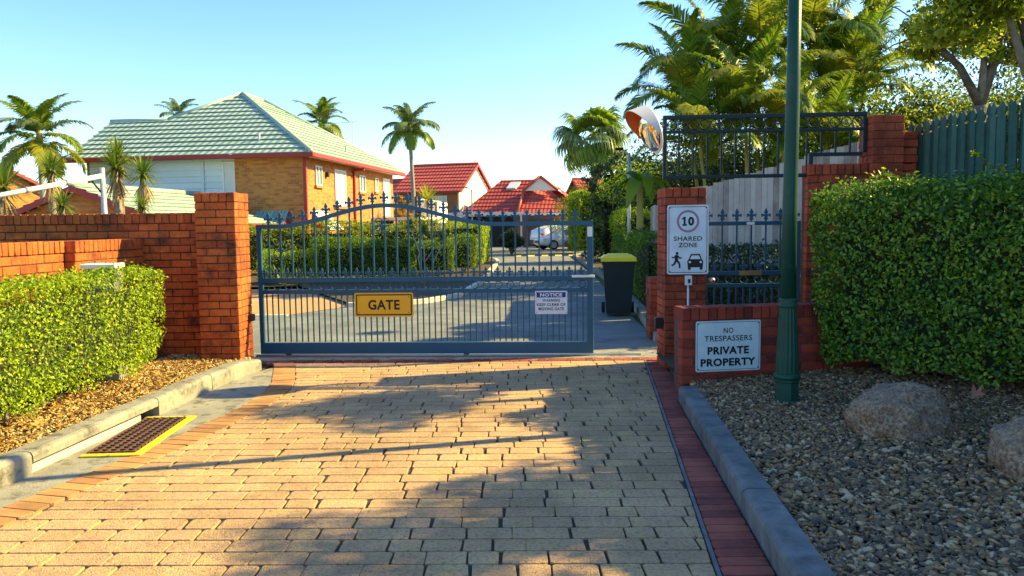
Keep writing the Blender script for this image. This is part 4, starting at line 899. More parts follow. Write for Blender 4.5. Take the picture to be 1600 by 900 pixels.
# ------------------------------------------------------------------ street lamps, hump, cars
def street_lamp(px, py, d, label, arm):
    p = F(px, py, d); t = thing('street_lamp', label, 'street lamp', (p.x, p.y, 0)); h = p.z
    q = MB(); q.tube([(0, 0, 0), (0, 0, h)], [.06, .04], 10); q.obj('pole', 'galv', t, True); q = MB(); q.tube([(0, 0, h - .03), (arm * .6, 0, h + .12)], .03, 8); q.obj('arm', 'galv', t)
    q = MB(); q.box((min(arm * .5, arm * 1.15), -.1, h + .10), (max(arm * .5, arm * 1.15), .1, h + .17), None, .02); q.obj('lamp_head', 'black_plastic', t)
street_lamp(737, 296, 48, 'thin grey street lamp in front of the red tiled roof', -.5); street_lamp(983, 240, 22, 'slim grey street lamp rising behind the bin', -.35)
hp = thing('speed_hump', 'striped yellow and black speed hump across the far road', 'speed hump', (-.2, 41.0, -.02), R(-2))
for i in range(12):
    q = MB(); x = i * .36; q.add([(x, -.18, 0), (x + .35, -.18, 0), (x + .35, 0, .06), (x, 0, .06), (x, .18, 0), (x + .35, .18, 0)], [(0, 1, 2, 3), (3, 2, 5, 4), (0, 3, 4), (1, 2, 5), (0, 1, 5, 4)]); q.obj('hump_block', 'yellow_paint' if i % 2 else 'black_plastic', hp)
def make_car(name, label, loc, rz, m, suv):
    t = thing(name, label, 'car', loc, rz, None); k = 1.12 if suv else 1.0
    # stations along x (front at +x): x, half width, lower z, belt z, roof z, roof half width
    hood_z = .92 * k
    st = [(-2.2, .70, .45, .80, .95, .62), (-2.1, .84, .32, .86, 1.05 if not suv else 1.3, .66), (-1.55, .89, .26, .92 * k, 1.18 if not suv else 1.5, .66), (-.8, .90, .24, .93 * k, 1.44 if not suv else 1.66, .62), (0, .90, .24, .93 * k, 1.46 if not suv else 1.68, .62), (.55, .90, .24, .93 * k, 1.34 if not suv else 1.52, .62), (1.2, .89, .24, .92 * k, hood_z + .03, .76), (1.85, .84, .28, .80 * k, .84 * k, .70), (2.12, .70, .36, .66 * k, .72 * k, .58), (2.2, .60, .42, .55, .60, .5)]
    vs = []; n = 10
    for x, w, zl, zb, zr, wr in st: vs += [(x, -w * .86, zl), (x, -w, zl + .14), (x, -w, (zl + zb) / 2 + .1), (x, -w * .97, zb), (x, -wr, zr - .02), (x, -wr * .6, zr), (x, wr * .6, zr), (x, wr, zr - .02), (x, w * .97, zb), (x, w, (zl + zb) / 2 + .1), (x, w, zl + .14), (x, w * .86, zl)]
    n = 12; fs = [(i * n + j, i * n + (j + 1) % n, (i + 1) * n + (j + 1) % n, (i + 1) * n + j) for i in range(len(st) - 1) for j in range(n)] + [tuple(range(n)), tuple(range(len(vs) - n, len(vs)))]
    q = MB(); q.add(vs, fs); q.obj('body', m, t, True)
    def pane(name, ids, mm='glass', off=.012):
        p = [Vector(vs[i]) for i in ids]; c = sum(p, Vector()) / len(p); p = [c + (v - c) * .9 for v in p]; nn = (p[1] - p[0]).cross(p[2] - p[0]).normalized()
        if nn.dot(c - Vector((0, 0, .8))) < 0: nn = -nn
        q = MB(); q.prism([v + nn * .002 for v in p], nn * off); q.obj(name, mm, t)
    for i in (2, 3, 4): pane('side_window', (i * n + 3, i * n + 4, i * n + n + 4, i * n + n + 3)); pane('side_window', (i * n + 8, i * n + 7, i * n + n + 7, i * n + n + 8))
    pane('windscreen', (5 * n + 4, 5 * n + 7, 6 * n + 7, 6 * n + 4)); pane('rear_window', (1 * n + 4, 1 * n + 7, 2 * n + 7, 2 * n + 4))
    for x in (-1.32, 1.38):
        for s in (-1, 1):
            q = MB(); q.tube([(x, s * .70, .33), (x, s * .905, .33)], .33, 20); w = q.obj('wheel', 'tyre', t); q = MB(); q.tube([(x, s * .80, .33), (x, s * .915, .33)], .21, 12); q.obj('rim', 'galv', w)
    for s in (-1, 1):
        q = MB(); q.box((1.86, s * .66 - .14, .62 * k), (2.09, s * .66 + .14, .76 * k), None, .03); q.obj('headlight', 'lamp_lens', t)
        q = MB(); q.box((-2.19, s * .68 - .12, .80 * k), (-2.03, s * .68 + .15, .94 * k), None, .03); q.obj('tail_light', 'tail_red', t)
        q = MB(); q.box((.75, s * .98 - .09, .95 * k), (.92, s * .98 + .09, 1.07 * k), None, .03); q.obj('side_mirror', m, t)
    part_box(t, 'grille', (2.12, -.42, .46), (2.215, .42, .62), 'black_plastic'); part_box(t, 'rear_bumper', (-2.24, -.72, .36), (-2.12, .72, .58), 'black_plastic'); part_box(t, 'number_plate', (-2.26, -.2, .66), (-2.2, .2, .77), 'sign_white')
    return t
c1 = G(866, 384); c1 = Vector((3.25, 59, 0))
make_car('parked_car', 'white hatchback parked nose towards the road beside the tall hedge', (3.75, 52.5, -.02), R(203), 'car_white', False)
make_car('parked_car', 'white sport utility car seen from its rear left of the hatchback', (3.55, 57.2, -.02), R(36), 'car_white', True)
make_car('parked_car', 'dark car mostly hidden by the tall hedge', (5.6, 50.0, -.02), R(205), 'car_dark', False)

# ------------------------------------------------------------------ kerbs and beds beyond the gate
def strip(name, pts, w, h, m, par=None, z0=-.04):
    q = MB(); vs = []
    for i, p in enumerate(pts):
        a, b = Vector(pts[max(i - 1, 0)]), Vector(pts[min(i + 1, len(pts) - 1)]); t = (b - a).normalized(); n = Vector((-t.y, t.x)) * w / 2; p = Vector(p)
        vs += [(p.x - n.x, p.y - n.y, z0), (p.x + n.x, p.y + n.y, z0), (p.x + n.x * .9, p.y + n.y * .9, h), (p.x - n.x * .9, p.y - n.y * .9, h)]
    q.add(vs, [(i * 4 + j, i * 4 + (j + 1) % 4, i * 4 + 4 + (j + 1) % 4, i * 4 + 4 + j) for i in range(len(pts) - 1) for j in range(4)] + [(0, 1, 2, 3), tuple(range(len(vs) - 4, len(vs)))])
    return q.obj(name, m, par)
struct(strip('kerb_road_right', [(2.02, 10.4), (2.36, 14), (2.75, 20), (3.0, 30), (3.25, 40), (4.2, 43), (7, 46.2)], .16, .10, 'concrete'))
struct(strip('kerb_road_left', [(-3.4, 15.7), (-2.6, 15.85), (-1.9, 16.3), (-1.25, 17.6), (-.85, 22), (-.75, 28), (-.6, 34), (-.75, 36.6), (-1.6, 38.5), (-5, 40)], .16, .07, 'concrete_pale'))
poly_sheet('garden_bed', [(2.08, 10.4, .05), (2.42, 14, .05), (2.8, 20, .05), (3.3, 40, .05), (7, 46.3, .05), (14, 46, .05), (14, 9.2, .05), (2.2, 9.2, .05)], 'soil')
poly_sheet('garden_bed', [(-3.35, 15.8, .05), (-2.6, 15.95, .05), (-1.95, 16.4, .05), (-1.3, 17.7, .05), (-.9, 22, .05), (-.8, 28, .05), (-.65, 34, .05), (-.8, 36.5, .05), (-1.7, 38.4, .05), (-6, 39.5, .05), (-14, 29, .05), (-14, 20.6, .05), (-5.7, 20.6, .05)], 'soil')

# ------------------------------------------------------------------ hedges
def hedge(name, label, c, rz, lx, ly, z0, z1, n, size, m, cat='hedge', group=None, taper=0.0, bumpy=.05, faces='FBLRT', depth=.05, rough_top=.03, aspect=.55, core='twig'):
    t = thing(name, label, cat, (c[0], c[1], 0), rz, group); hx, hy, h = lx / 2, ly / 2, z1 - z0
    ar = {'F': lx * h, 'B': lx * h, 'L': ly * h, 'R': ly * h, 'T': lx * ly}; tot = sum(ar[k] for k in faces); Ps, Ns = [], []
    for k in faces:
        nk = int(n * ar[k] / tot); u = rng.uniform(-1, 1, nk); v = rng.uniform(0, 1, nk); o = np.zeros(nk)
        if k == 'F': p, nn = np.stack([u * hx, o - hy, z0 + v * h], 1), (0, -1, .15)
        elif k == 'B': p, nn = np.stack([u * hx, o + hy, z0 + v * h], 1), (0, 1, .15)
        elif k == 'L': p, nn = np.stack([o - hx, u * hy, z0 + v * h], 1), (-1, 0, .15)
        elif k == 'R': p, nn = np.stack([o + hx, u * hy, z0 + v * h], 1), (1, 0, .15)
        else: p, nn = np.stack([u * hx, rng.uniform(-1, 1, nk) * hy, o + z1], 1), (0, 0, 1)
        nn = np.tile(np.array(nn, float), (nk, 1))
        d = lump(p + np.array([c[0], c[1], 0]), bumpy, 3.1) + lump(p, bumpy * .5, 8.3) - np.abs(rng.normal(size=nk)) * depth
        if k == 'T': d += np.abs(rng.normal(size=nk)) * rough_top
        p = p + nn * d[:, None]
        # rounded upper edges and drawn in foot
        ex = np.clip((np.abs(p[:, 0]) - (hx - .12)) / .12, 0, 1.3); ey = np.clip((np.abs(p[:, 1]) - (hy - .12)) / .12, 0, 1.3)
        p[:, 2] -= .07 * np.maximum(ex, ey) ** 2 * np.clip((p[:, 2] - z1 + .25) / .25, 0, 1)
        s = 1 - taper * (1 - np.clip((p[:, 2] - z0) / h, 0, 1)) ** 1.5; p[:, 0] *= 1 - (1 - s) * min(1, ly / lx); p[:, 1] *= s
        if k != 'T':
            keep = (p[:, 2] > z0 + .05 + .10 * np.abs(np.sin(p[:, 0] * 5 + p[:, 1] * 4)))
            p, nn = p[keep], nn[keep]
        gap = lump(p, .5, 11.0) + lump(p + 3.3, .5, 23.0) + rng.normal(size=len(p)) * .45 > -.95
        p, nn = p[gap], nn[gap]
        Ps.append(p); Ns.append(nn)
    link('foliage', leaves('foliage', np.concatenate(Ps), np.concatenate(Ns), size, m, aspect, .75), t)
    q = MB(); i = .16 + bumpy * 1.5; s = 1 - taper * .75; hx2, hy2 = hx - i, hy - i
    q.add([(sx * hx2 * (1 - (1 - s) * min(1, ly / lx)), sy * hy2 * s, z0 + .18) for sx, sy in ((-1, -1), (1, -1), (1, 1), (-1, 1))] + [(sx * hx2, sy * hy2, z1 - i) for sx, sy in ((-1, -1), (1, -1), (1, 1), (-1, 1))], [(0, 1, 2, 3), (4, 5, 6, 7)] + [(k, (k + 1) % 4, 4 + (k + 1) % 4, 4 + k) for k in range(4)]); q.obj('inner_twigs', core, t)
    for k in range(max(2, int(max(lx, ly) / .6))):
        f = (k + .5) / max(2, int(max(lx, ly) / .6)) * 2 - 1; q = MB(); x, y = (f * hx * .85, random.uniform(-.2, .2) * hy) if lx > ly else (random.uniform(-.2, .2) * hx, f * hy * .85)
        q.tube([(x, y, z0 - .1), (x + random.uniform(-.06, .06), y + random.uniform(-.06, .06), z0 + .35)], [.025, .016], 6); q.obj('stem', 'bark', t)
    return t
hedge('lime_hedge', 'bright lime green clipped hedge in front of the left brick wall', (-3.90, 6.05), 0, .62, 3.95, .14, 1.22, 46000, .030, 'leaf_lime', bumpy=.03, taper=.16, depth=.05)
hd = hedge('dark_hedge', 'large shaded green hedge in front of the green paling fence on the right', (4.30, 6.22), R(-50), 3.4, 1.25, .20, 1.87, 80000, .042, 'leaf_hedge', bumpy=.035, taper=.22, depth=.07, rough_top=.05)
for (a, b_, c_) in ((F(1520, 240, 6.6), F(1550, 262, 6.6), F(1600, 285, 6.6)), (F(1378, 266, 7.2), F(1392, 276, 7.2), F(1405, 292, 7.2))):
    pts = [a.lerp(b_, t).lerp(b_.lerp(c_, t), t) for t in np.linspace(0, 1, 9)]; inv = Matrix.Rotation(R(50), 4, 'Z') @ Matrix.Translation((-4.30, -6.22, 0)); pts = [inv @ p for p in pts]
    q = MB(); q.tube(pts, .004, 5); q.obj('sprig_stem', 'bark', hd)
    P_ = np.array([pts[i][:] for i in range(9) for _ in range(6)]) + rng.normal(size=(54, 3)) * .02; link('sprig_leaves', leaves('sprig_leaves', P_, np.tile([0, 0, 1.], (54, 1)), .05, 'leaf_lime', .5, .6), hd)
# clipped hedges beyond the gate
H = [('clipped_hedge', 'dark clipped hedge block behind the middle of the sliding gate', (-4.35, 22.6), R(12), 3.0, 1.2, .05, 1.25, 20000, .055, 'leaf_mid'),
     ('clipped_hedge', 'low sunlit hedge wing left of the dark clipped block', (-6.35, 22.3), R(22), 1.8, .9, .05, .98, 7000, .05, 'leaf_lime'),
     ('viburnum_hedge', 'loose pale flowering hedge along the brick house wall', (-8.4, 26.3), R(16), 6.4, 1.4, .05, 1.72, 22000, .075, 'leaf_olive'),
     ('viburnum_hedge', 'leafy hedge right of the downpipe behind the clipped block', (-3.9, 27.8), R(16), 3.4, 1.2, .05, 1.75, 9000, .075, 'leaf_olive'),
     ('clipped_hedge', 'dark low hedge behind the thin pale stems', (-2.55, 24.5), 0, 1.5, 1.0, .05, 1.15, 6000, .055, 'leaf_mid'),
     ('clipped_hedge', 'small square hedge with sunlit right face', (-1.65, 25.9), 0, 1.0, 1.2, .05, 1.25, 5000, .055, 'leaf_mid'),
     ('clipped_hedge', 'taller bright hedge at the bend of the road', (-1.75, 31.5), R(-3), 1.5, 3.4, .05, 1.75, 12000, .065, 'leaf_lime'),
     ('tall_hedge', 'very tall clipped hedge shading the parked cars', (6.3, 44.0), R(6), 5.6, 3.4, .05, 3.45, 42000, .10, 'leaf_lime'),
     ('clipped_hedge', 'square clipped hedge behind the slim street lamp', (4.0, 24.3), 0, 1.4, 3.0, .05, 2.0, 14000, .06, 'leaf_lime'),
     ('clipped_hedge', 'lower clipped hedge step in front of the square hedge', (3.35, 20.2), R(-2), 1.1, 3.0, .05, 1.35, 13000, .055, 'leaf_mid'),
     ('clipped_hedge', 'leafy hedge directly behind the yellow lidded bin', (3.0, 16.2), R(-4), 1.0, 3.6, .05, 1.42, 14000, .055, 'leaf_mid'),
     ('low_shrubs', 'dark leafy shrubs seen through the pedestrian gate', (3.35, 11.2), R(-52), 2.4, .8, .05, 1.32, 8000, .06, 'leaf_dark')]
for a in H: hedge(*a, bumpy=.045 if 'clipped' in a[0] or 'tall' in a[0] else .10, depth=.06)
hedge('background_hedge', 'dense dark thicket behind the cane palm stems', (9.8, 33.5), R(-6), 12.5, 2.2, 0, 4.3, 16000, .2, 'leaf_dark', bumpy=.25, depth=.15)
hedge('background_hedge', 'green hedge mass behind the dark screen fence', (-8.0, 34.8), R(-8), 5.5, 1.2, .0, 1.6, 7000, .10, 'leaf_dark', bumpy=.12)

# ------------------------------------------------------------------ palms
def frond_mesh(L, n, ll, a0, arch, droop, m, w=.035, vee=.35, seed=0, sweep=.55, kind=0):
    r = random.Random(seed); V, T = [], []; p = Vector((0, 0, 0)); S = 28; pts = []
    for i in range(S + 1):
        t = i / S; th = a0 - arch * t ** 1.4; pts.append((p.copy(), Vector((math.cos(th), 0, math.sin(th))))); p = p + pts[-1][1] * (L / S)
    def at(t): i = min(int(t * S), S - 1); f = t * S - i; return pts[i][0].lerp(pts[i + 1][0], f), pts[i][1].lerp(pts[i + 1][1], f).normalized()
    for s in (-1, 1):
        for i in range(n):
            t = .16 + .84 * (i + r.random() * .6) / n; o, tg = at(min(t, 1)); side = Vector((0, s, 0)); upn = tg.cross(side) * (1 if s < 0 else 1)
            upn = Vector((-tg.z, 0, tg.x)); k = ll * (math.sin(math.pi * (.18 + .80 * t)) ** .7) * r.uniform(.85, 1.1)
            d = (side * (1 - sweep * t) + tg * (.35 + sweep * t) + upn * (vee + r.uniform(-.12, .12))).normalized(); wv = d.cross(upn).normalized()
            m1 = o + d * k * .5 + Vector((0, 0, -droop * k * .12)); tip = o + d * k * .95 + Vector((0, 0, -droop * k * r.uniform(.4, .75))); b0 = len(V); ww = w * r.uniform(.8, 1.15)
            V += [o - wv * ww * .3, o + wv * ww * .3, m1 + wv * ww * .5, m1 - wv * ww * .5, tip]; T += [(b0, b0 + 1, b0 + 2), (b0, b0 + 2, b0 + 3), (b0 + 3, b0 + 2, b0 + 4)]
    for i in range(S):
        (a, _), (c, _) = pts[i], pts[i + 1]; ra, rc = .022 * L / 2.2 * (1 - .85 * i / S), .022 * L / 2.2 * (1 - .85 * (i + 1) / S); b0 = len(V)
        for q_, rr_ in ((a, ra), (c, rc)): V += [q_ + Vector((0, rr_, 0)), q_ + Vector((0, -rr_, 0)), q_ + Vector((0, 0, -rr_ * 1.2))]
        for j in range(3): T += [(b0 + j, b0 + (j + 1) % 3, b0 + 3 + (j + 1) % 3), (b0 + j, b0 + 3 + (j + 1) % 3, b0 + 3 + j)]
    return np_mesh('frond', [v[:] for v in V], T, m)
def fan_mesh(r_, n, pet, m, seed, droop=1.0):
    r = random.Random(seed); V, T = [], []; pts = [Vector((pet * t * math.cos(.5 - .6 * t), 0, pet * t * math.sin(.7 - .5 * t))) for t in np.linspace(0, 1, 6)]; c = pts[-1]
    for i in range(n):
        a = R(-120 + 240 * (i + .5) / n); d = Vector((math.cos(a), math.sin(a), .12 * math.cos(a))); L = r_ * r.uniform(.85, 1.05); wv = Vector((-math.sin(a), math.cos(a), 0)); w = r_ * .055
        p1 = c + d * L * .5; p2 = c + d * L * .75 + Vector((0, 0, -droop * L * .18)); p3 = c + d * L * .85 + Vector((0, 0, -droop * L * r.uniform(.5, .9))); b0 = len(V)
        V += [c, p1 + wv * w, p1 - wv * w, p2 + wv * w * .6, p2 - wv * w * .6, p3]; T += [(b0, b0 + 1, b0 + 2), (b0 + 1, b0 + 3, b0 + 4), (b0 + 1, b0 + 4, b0 + 2), (b0 + 3, b0 + 5, b0 + 4)]
    for a, b in zip(pts, pts[1:]):
        b0 = len(V); V += [a + Vector((0, .02, 0)), a - Vector((0, .02, 0)), b - Vector((0, .02, 0)), b + Vector((0, .02, 0))]; T += [(b0, b0 + 1, b0 + 2), (b0, b0 + 2, b0 + 3)]
    return np_mesh('frond', [v[:] for v in V], T, m)
FR = {}
def fronds(kind):
    if kind not in FR:
        if kind == 'king': FR[kind] = [frond_mesh(2.2, 56, .72, a, ar, .7, mm, .065, .25, i) for i, (a, ar, mm) in enumerate(((1.25, 1.1, 'frond_green'), (1.0, 1.5, 'frond_cool'), (.75, 1.6, 'frond_green'), (.35, 1.4, 'frond_gold')))]
        if kind == 'tall': FR[kind] = [frond_mesh(2.4, 56, .66, a, ar, 1.0, mm, .065, .12, i + 9) for i, (a, ar, mm) in enumerate(((1.2, 1.3, 'frond_cool'), (.85, 1.6, 'frond_cool'), (.5, 1.6, 'frond_green')))]
        if kind == 'cane': FR[kind] = [frond_mesh(2.5, 72, .75, a, ar, .9, mm, .042, .30, i + 20, .6) for i, (a, ar, mm) in enumerate(((1.45, .9, 'frond_green'), (1.35, 1.4, 'frond_green'), (1.2, 1.7, 'frond_gold'), (1.0, 1.8, 'frond_green')))]
        if kind == 'fan': FR[kind] = [fan_mesh(1.35, 40, 1.3, mm, i, dr) for i, (mm, dr) in enumerate((('frond_green', .6), ('frond_cool', 1.0), ('frond_green', 1.3)))]
    return FR[kind]
def palm(name, label, base, crown, kind, n, sc, trunk_r=.11, group='palm trees', bark='bark_pale', shaft=True, spread=(.0, 1.0), lean=0, z0=0.0):
    t = thing(name, label, 'palm', (base[0], base[1], z0), 0, group); c = Vector(crown) - Vector((base[0], base[1], z0)); ms = fronds(kind); q = MB()
    hh = c.z; pts, rr = [], []
    N = max(8, int(hh / .25))
    for i in range(N + 1):
        f = i / N; pts.append((c.x * f ** 1.3, c.y * f ** 1.3, hh * f)); rr.append(trunk_r * (1.15 - .45 * f) * (1.05 if i % 2 else .97))
    q.tube(pts, rr, 9); q.obj('trunk', bark, t, True)
    if shaft: q = MB(); q.tube([c - Vector((0, 0, .05)), c + Vector((0, 0, .25)), c + Vector((0, 0, .6 * sc))], [trunk_r * .85, trunk_r * .9, trunk_r * .35], 9); q.obj('crownshaft', 'frond_stem', t, True)
    for i in range(n):
        f = i / max(1, n - 1); k = f * .999 * len(ms); az = i * 2.399963 + random.uniform(-.25, .25); tilt = spread[0] + (spread[1] - spread[0]) * f
        o = link('frond', ms[int(k)], t, loc=(c.x, c.y, c.z + (.35 - .35 * f) * sc * (1 if shaft else .3)), scale=sc * random.uniform(.88, 1.1))
        o.rotation_euler = (random.uniform(-.25, .25), tilt * .6, az)
    return t
def at_ground(p): return (p.x, p.y)
p = F(62, 222, 30); palm('king_palm', 'bushy sunlit palm rising behind the garage at the far left', at_ground(p), p, 'king', 21, .92, .13, spread=(-.1, 1.0))
p = F(276, 186, 52); palm('king_palm', 'palm crown just peeping over the green roof left of its peak', at_ground(p), p, 'tall', 14, .75, .13)
p = F(500, 196, 56); palm('king_palm', 'palm crown showing behind the right slope of the green roof', at_ground(p), p, 'king', 17, 1.05, .13)
p = F(640, 205, 50); palm('king_palm', 'tall slim palm standing alone against the sky beside the brick house', (p.x + .25, p.y), p, 'tall', 24, .98, .15, spread=(-.1, .95))
p = F(667, 278, 75); palm('king_palm', 'small distant palm tuft over the red roof', at_ground(p), p, 'king', 8, .6, .1)
p = F(928, 226, 50); palm('fan_palm', 'big drooping fan palm behind the tall hedge', at_ground(p), p, 'fan', 27, 1.1, .26, bark='bark', shaft=False, spread=(-1.6, 1.3))
# golden cane clump on the right
CANE = [(1075, 150, 17.5, 1.05, 'leftmost golden cane palm of the clump above the railing'), (1120, 105, 18.5, 1.15, 'golden cane palm leaning over the left part of the clump'), (1185, 60, 18.0, 1.1, 'tall golden cane palm with upright orange crown left of the lamp pole'),
        (1165, 165, 16.5, .95, 'low golden cane palm left of the lamp pole above the railing'), (1265, 70, 19, 1.2, 'tallest golden cane palm just right of the lamp pole'), (1300, 135, 18, 1.1, 'golden cane palm with bright fronds right of the lamp pole'),
        (1350, 105, 18.5, 1.05, 'rightmost golden cane palm with arching grey fronds'), (1095, 210, 16, .85, 'short dark cane palm directly behind the mirror'), (1225, 190, 16, .85, 'short cane palm hidden behind the lamp pole'), (1290, 205, 16.2, .8, 'short cane palm in the gap under the bright fronds')]
for px, py, d, sc, lab in CANE:
    d *= 1.25; p = F(px, py + 35, d); b0 = F(1190 + (px - 1190) * .75, 300, d); palm('cane_palm', lab, at_ground(b0), p, 'cane', 14, sc * 1.1, .055, 'golden cane palms behind the railing', bark='frond_stem', spread=(-.1, .6))
for px, py, d in ((1090, 300, 17), (1130, 300, 16.6), (1160, 300, 17.4)): pass

# ------------------------------------------------------------------ yuccas and strappy plants
def rosette(L, n, m, seed, zmin=-.6, w=.045, name='leaf_rosette', up=1.0):
    r = random.Random(seed); V, T = [], []
    for i in range(n):
        az = i * 2.39996 + r.uniform(-.2, .2); el = math.asin(max(-1, min(1, zmin + (up - zmin) * (i + .5) / n))); l = L * r.uniform(.8, 1.1)
        h = Vector((math.cos(az), math.sin(az), 0)); wv = Vector((-math.sin(az), math.cos(az), 0)); d0 = h * math.cos(el) + Vector((0, 0, math.sin(el)))
        a = d0 * .05; b = d0 * l * .5 + wv * 0; e = d0 * l * .5 + (d0 * .9 + Vector((0, 0, -.30 * (1 - abs(math.sin(el)))))) * l * .5; k = len(V)
        V += [a + wv * w * .4, a - wv * w * .4, b - wv * w * .55, b + wv * w * .55, e]; T += [(k, k + 1, k + 2), (k, k + 2, k + 3), (k + 3, k + 2, k + 4)]
    return np_mesh(name, [v[:] for v in V], T, m)
YR = [rosette(.72, 110, 'yucca', i) for i in range(3)]; YD = [rosette(.62, 60, 'dead_leaf', i + 5, -1.0, .05, 'dead_leaves', -.55) for i in range(2)]
def yucca(label, base, heads, r=.09):
    t = thing('yucca', label, 'yucca', (base[0], base[1], 0), 0, 'yuccas behind the left wall')
    for i, (h, sc) in enumerate(heads):
        c = Vector(h) - Vector((base[0], base[1], 0)); q = MB(); q.tube([(0, 0, 0), (c.x * .6, c.y * .6, c.z * .5), c], [r, r * .8, r * .6], 9); q.obj('trunk', 'bark', t, True)
        link('leaf_rosette', YR[i % 3], t, loc=c, scale=sc, rz=i * 1.7); link('dead_leaves', YD[i % 2], t, loc=c - Vector((0, 0, .18 * sc)), scale=(sc * .8, sc * .8, sc * 1.5), rz=i)
g = F(195, 345, 15.5); yucca('two headed yucca with shaggy dead leaves left of the brick pillar', at_ground(g), [(F(180, 262, 15.5), .82), (F(183, 240, 15.7), .62), (F(224, 272, 15.4), .72)])
g = F(82, 345, 16.5); yucca('single yucca head above the wall under the leaning pipe', at_ground(g), [(F(80, 266, 16.5), .78)])
g = F(8, 345, 15); yucca('shaggy yucca cut by the left edge of the picture', at_ground(g), [(F(6, 292, 15), .85)])
g = F(98, 340, 14.5); yucca('small young yucca low behind the wall by the grey post', at_ground(g), [(F(97, 320, 14.5), .55)])
g = F(222, 340, 14.5); yucca('small young yucca tuft at the wall top beside the two headed yucca', at_ground(g), [(F(221, 322, 14.5), .45)])
SR = rosette(.75, 46, 'yucca', 31, .25, .05)
for i, (px, py, sc) in enumerate(((415, 432, .85), (440, 428, .95), (468, 430, .75))):
    g = G(px, 447 + i, 0); t = thing('strappy_plant', ['strappy green plant nearest the left pillar behind the gate', 'middle strappy plant under the gate scroll', 'smaller strappy plant right of the gate scroll'][i], 'plant', (g.x, g.y, .03), 0, 'strappy plants behind the gate'); link('leaf_rosette', SR, t, scale=sc, rz=i)
# thin pale dracaena
def dracaena(label, base, heads):
    t = thing('dracaena', label, 'plant', (base[0], base[1], 0), 0)
    for i, (h, sc) in enumerate(heads):
        c = Vector(h) - Vector((base[0], base[1], 0)); q = MB(); q.tube([(.05 * i, 0, 0), (c.x * .35 + .1 * (-1) ** i, c.y * .4, c.z * .5), c], [.024, .018, .013], 7); q.obj('stem', 'bark_pale', t, True); link('leaf_rosette', YR[i % 3], t, loc=c, scale=sc, rz=i)
g = G(668, 440); dracaena('dracaena with thin pale crooked stems behind the gate arch', (g.x, 21.0), [(F(640, 352, 21), .42), (F(662, 360, 21), .45), (F(655, 335, 21.3), .42), (F(690, 372, 21), .4), (F(700, 366, 20.8), .35)])
g = F(668, 312, 40); t_ = thing('spiky_palm', 'spiky sunlit palm beside the white balcony screen', 'plant', (g.x, g.y, 0)); q = MB(); q.tube([(0, 0, 0), (0, 0, g.z)], .1, 8); q.obj('trunk', 'bark', t_); link('leaf_rosette', rosette(1.1, 90, 'frond_gold', 40, -.3, .06), t_, loc=(0, 0, g.z))

# ------------------------------------------------------------------ leafy trees and shrubs
def crown_leaves(t, clusters, n, size, m, name='crown', base=None, aspect=.5):
    P_, N_ = [], []
    tot = sum(c[1] ** 2 for c in clusters)
    for c, r_ in clusters:
        k = int(n * r_ ** 2 / tot); d = rng.normal(size=(k, 3)); d /= np.linalg.norm(d, axis=1)[:, None]; rad = r_ * rng.uniform(.25, 1.0, k) ** .6
        P_.append(np.array(c) + d * rad[:, None] * np.array([1, 1, .8])); N_.append(d * .6 + np.array([0, 0, .6]))
    P_ = np.concatenate(P_); N_ = np.concatenate(N_); return link(name, leaves(name, P_, N_, size, m, aspect, .8), t)
def bush(name, label, c, r, h, n, size, m, k=9, cat='shrub', group=None, trunk=.05):
    t = thing(name, label, cat, (c[0], c[1], 0), 0, group); cl = []
    for i in range(k): a = i * 2.4; f = math.sqrt((i + .5) / k); cl.append(((math.cos(a) * r * f * .75, math.sin(a) * r * f * .75, h * random.uniform(.35, .85) * (1.1 - .35 * f)), r * random.uniform(.32, .5)))
    crown_leaves(t, cl, n, size, m)
    for c_, r_ in cl[::2]: q = MB(); q.tube([(0, 0, 0), (c_[0] * .5, c_[1] * .5, c_[2] * .5), c_], [trunk, trunk * .7, trunk * .3], 6); q.obj('trunk', 'bark', t, True)
    return t
def tree(name, label, base, limbs, n, size, m, group=None, r0=.12, bark='bark', rr=(.5, .8), aspect=.5, sub=4, sl=1.35):
    t = thing(name, label, 'tree', (base[0], base[1], 0), 0, group); o = Vector((base[0], base[1], 0)); cl = []
    f = Vector(limbs[0][0]) - o; q = MB(); q.tube([(0, 0, 0), f * .5 + Vector((.04, 0, 0)), f], [r0 * 1.15, r0, r0 * .9], 10); q.obj('trunk', bark, t, True)
    for L in limbs[1:]:
        pts = [f] + [Vector(p) - o for p in L]; rad = [r0 * (.62 - .42 * i / (len(pts) - 1)) for i in range(len(pts))]
        q = MB(); q.tube(pts, rad, 8); q.obj('limb', bark, t, True); e = pts[-1]
        cl.append((tuple(e), random.uniform(*rr)))
        for k in range(sub):
            v = Vector((random.uniform(-1, 1), random.uniform(-1, 1), random.uniform(-.5, .8))).normalized() * random.uniform(.3, 1.0) * sl; q = MB(); st = pts[-2].lerp(e, random.uniform(.4, 1)); q.tube([st, st + v * .6 + Vector((0, 0, .08)), st + v], [rad[-1] * .7, rad[-1] * .5, .008], 5); q.obj('branch', bark, t); cl.append((tuple(st + v), random.uniform(*rr) * .7))
    crown_leaves(t, cl, n, size, m, aspect=aspect); return t
D = 13.8
tree('pruned_tree', 'pruned tree with thick bare forked limbs behind the green fence', (F(1535, 200, D).x, D), [(F(1532, 165, D),), (F(1500, 105, D), F(1470, 75, D), F(1455, 45, D - .2)), (F(1538, 90, D), F(1537, 25, D)), (F(1555, 100, D), F(1595, 78, D + .1)), (F(1560, 70, D), F(1575, 20, D), F(1565, -20, D))], 15000, .10, 'leaf_olive', r0=.13, rr=(.28, .5), sub=9)
D = 8.3
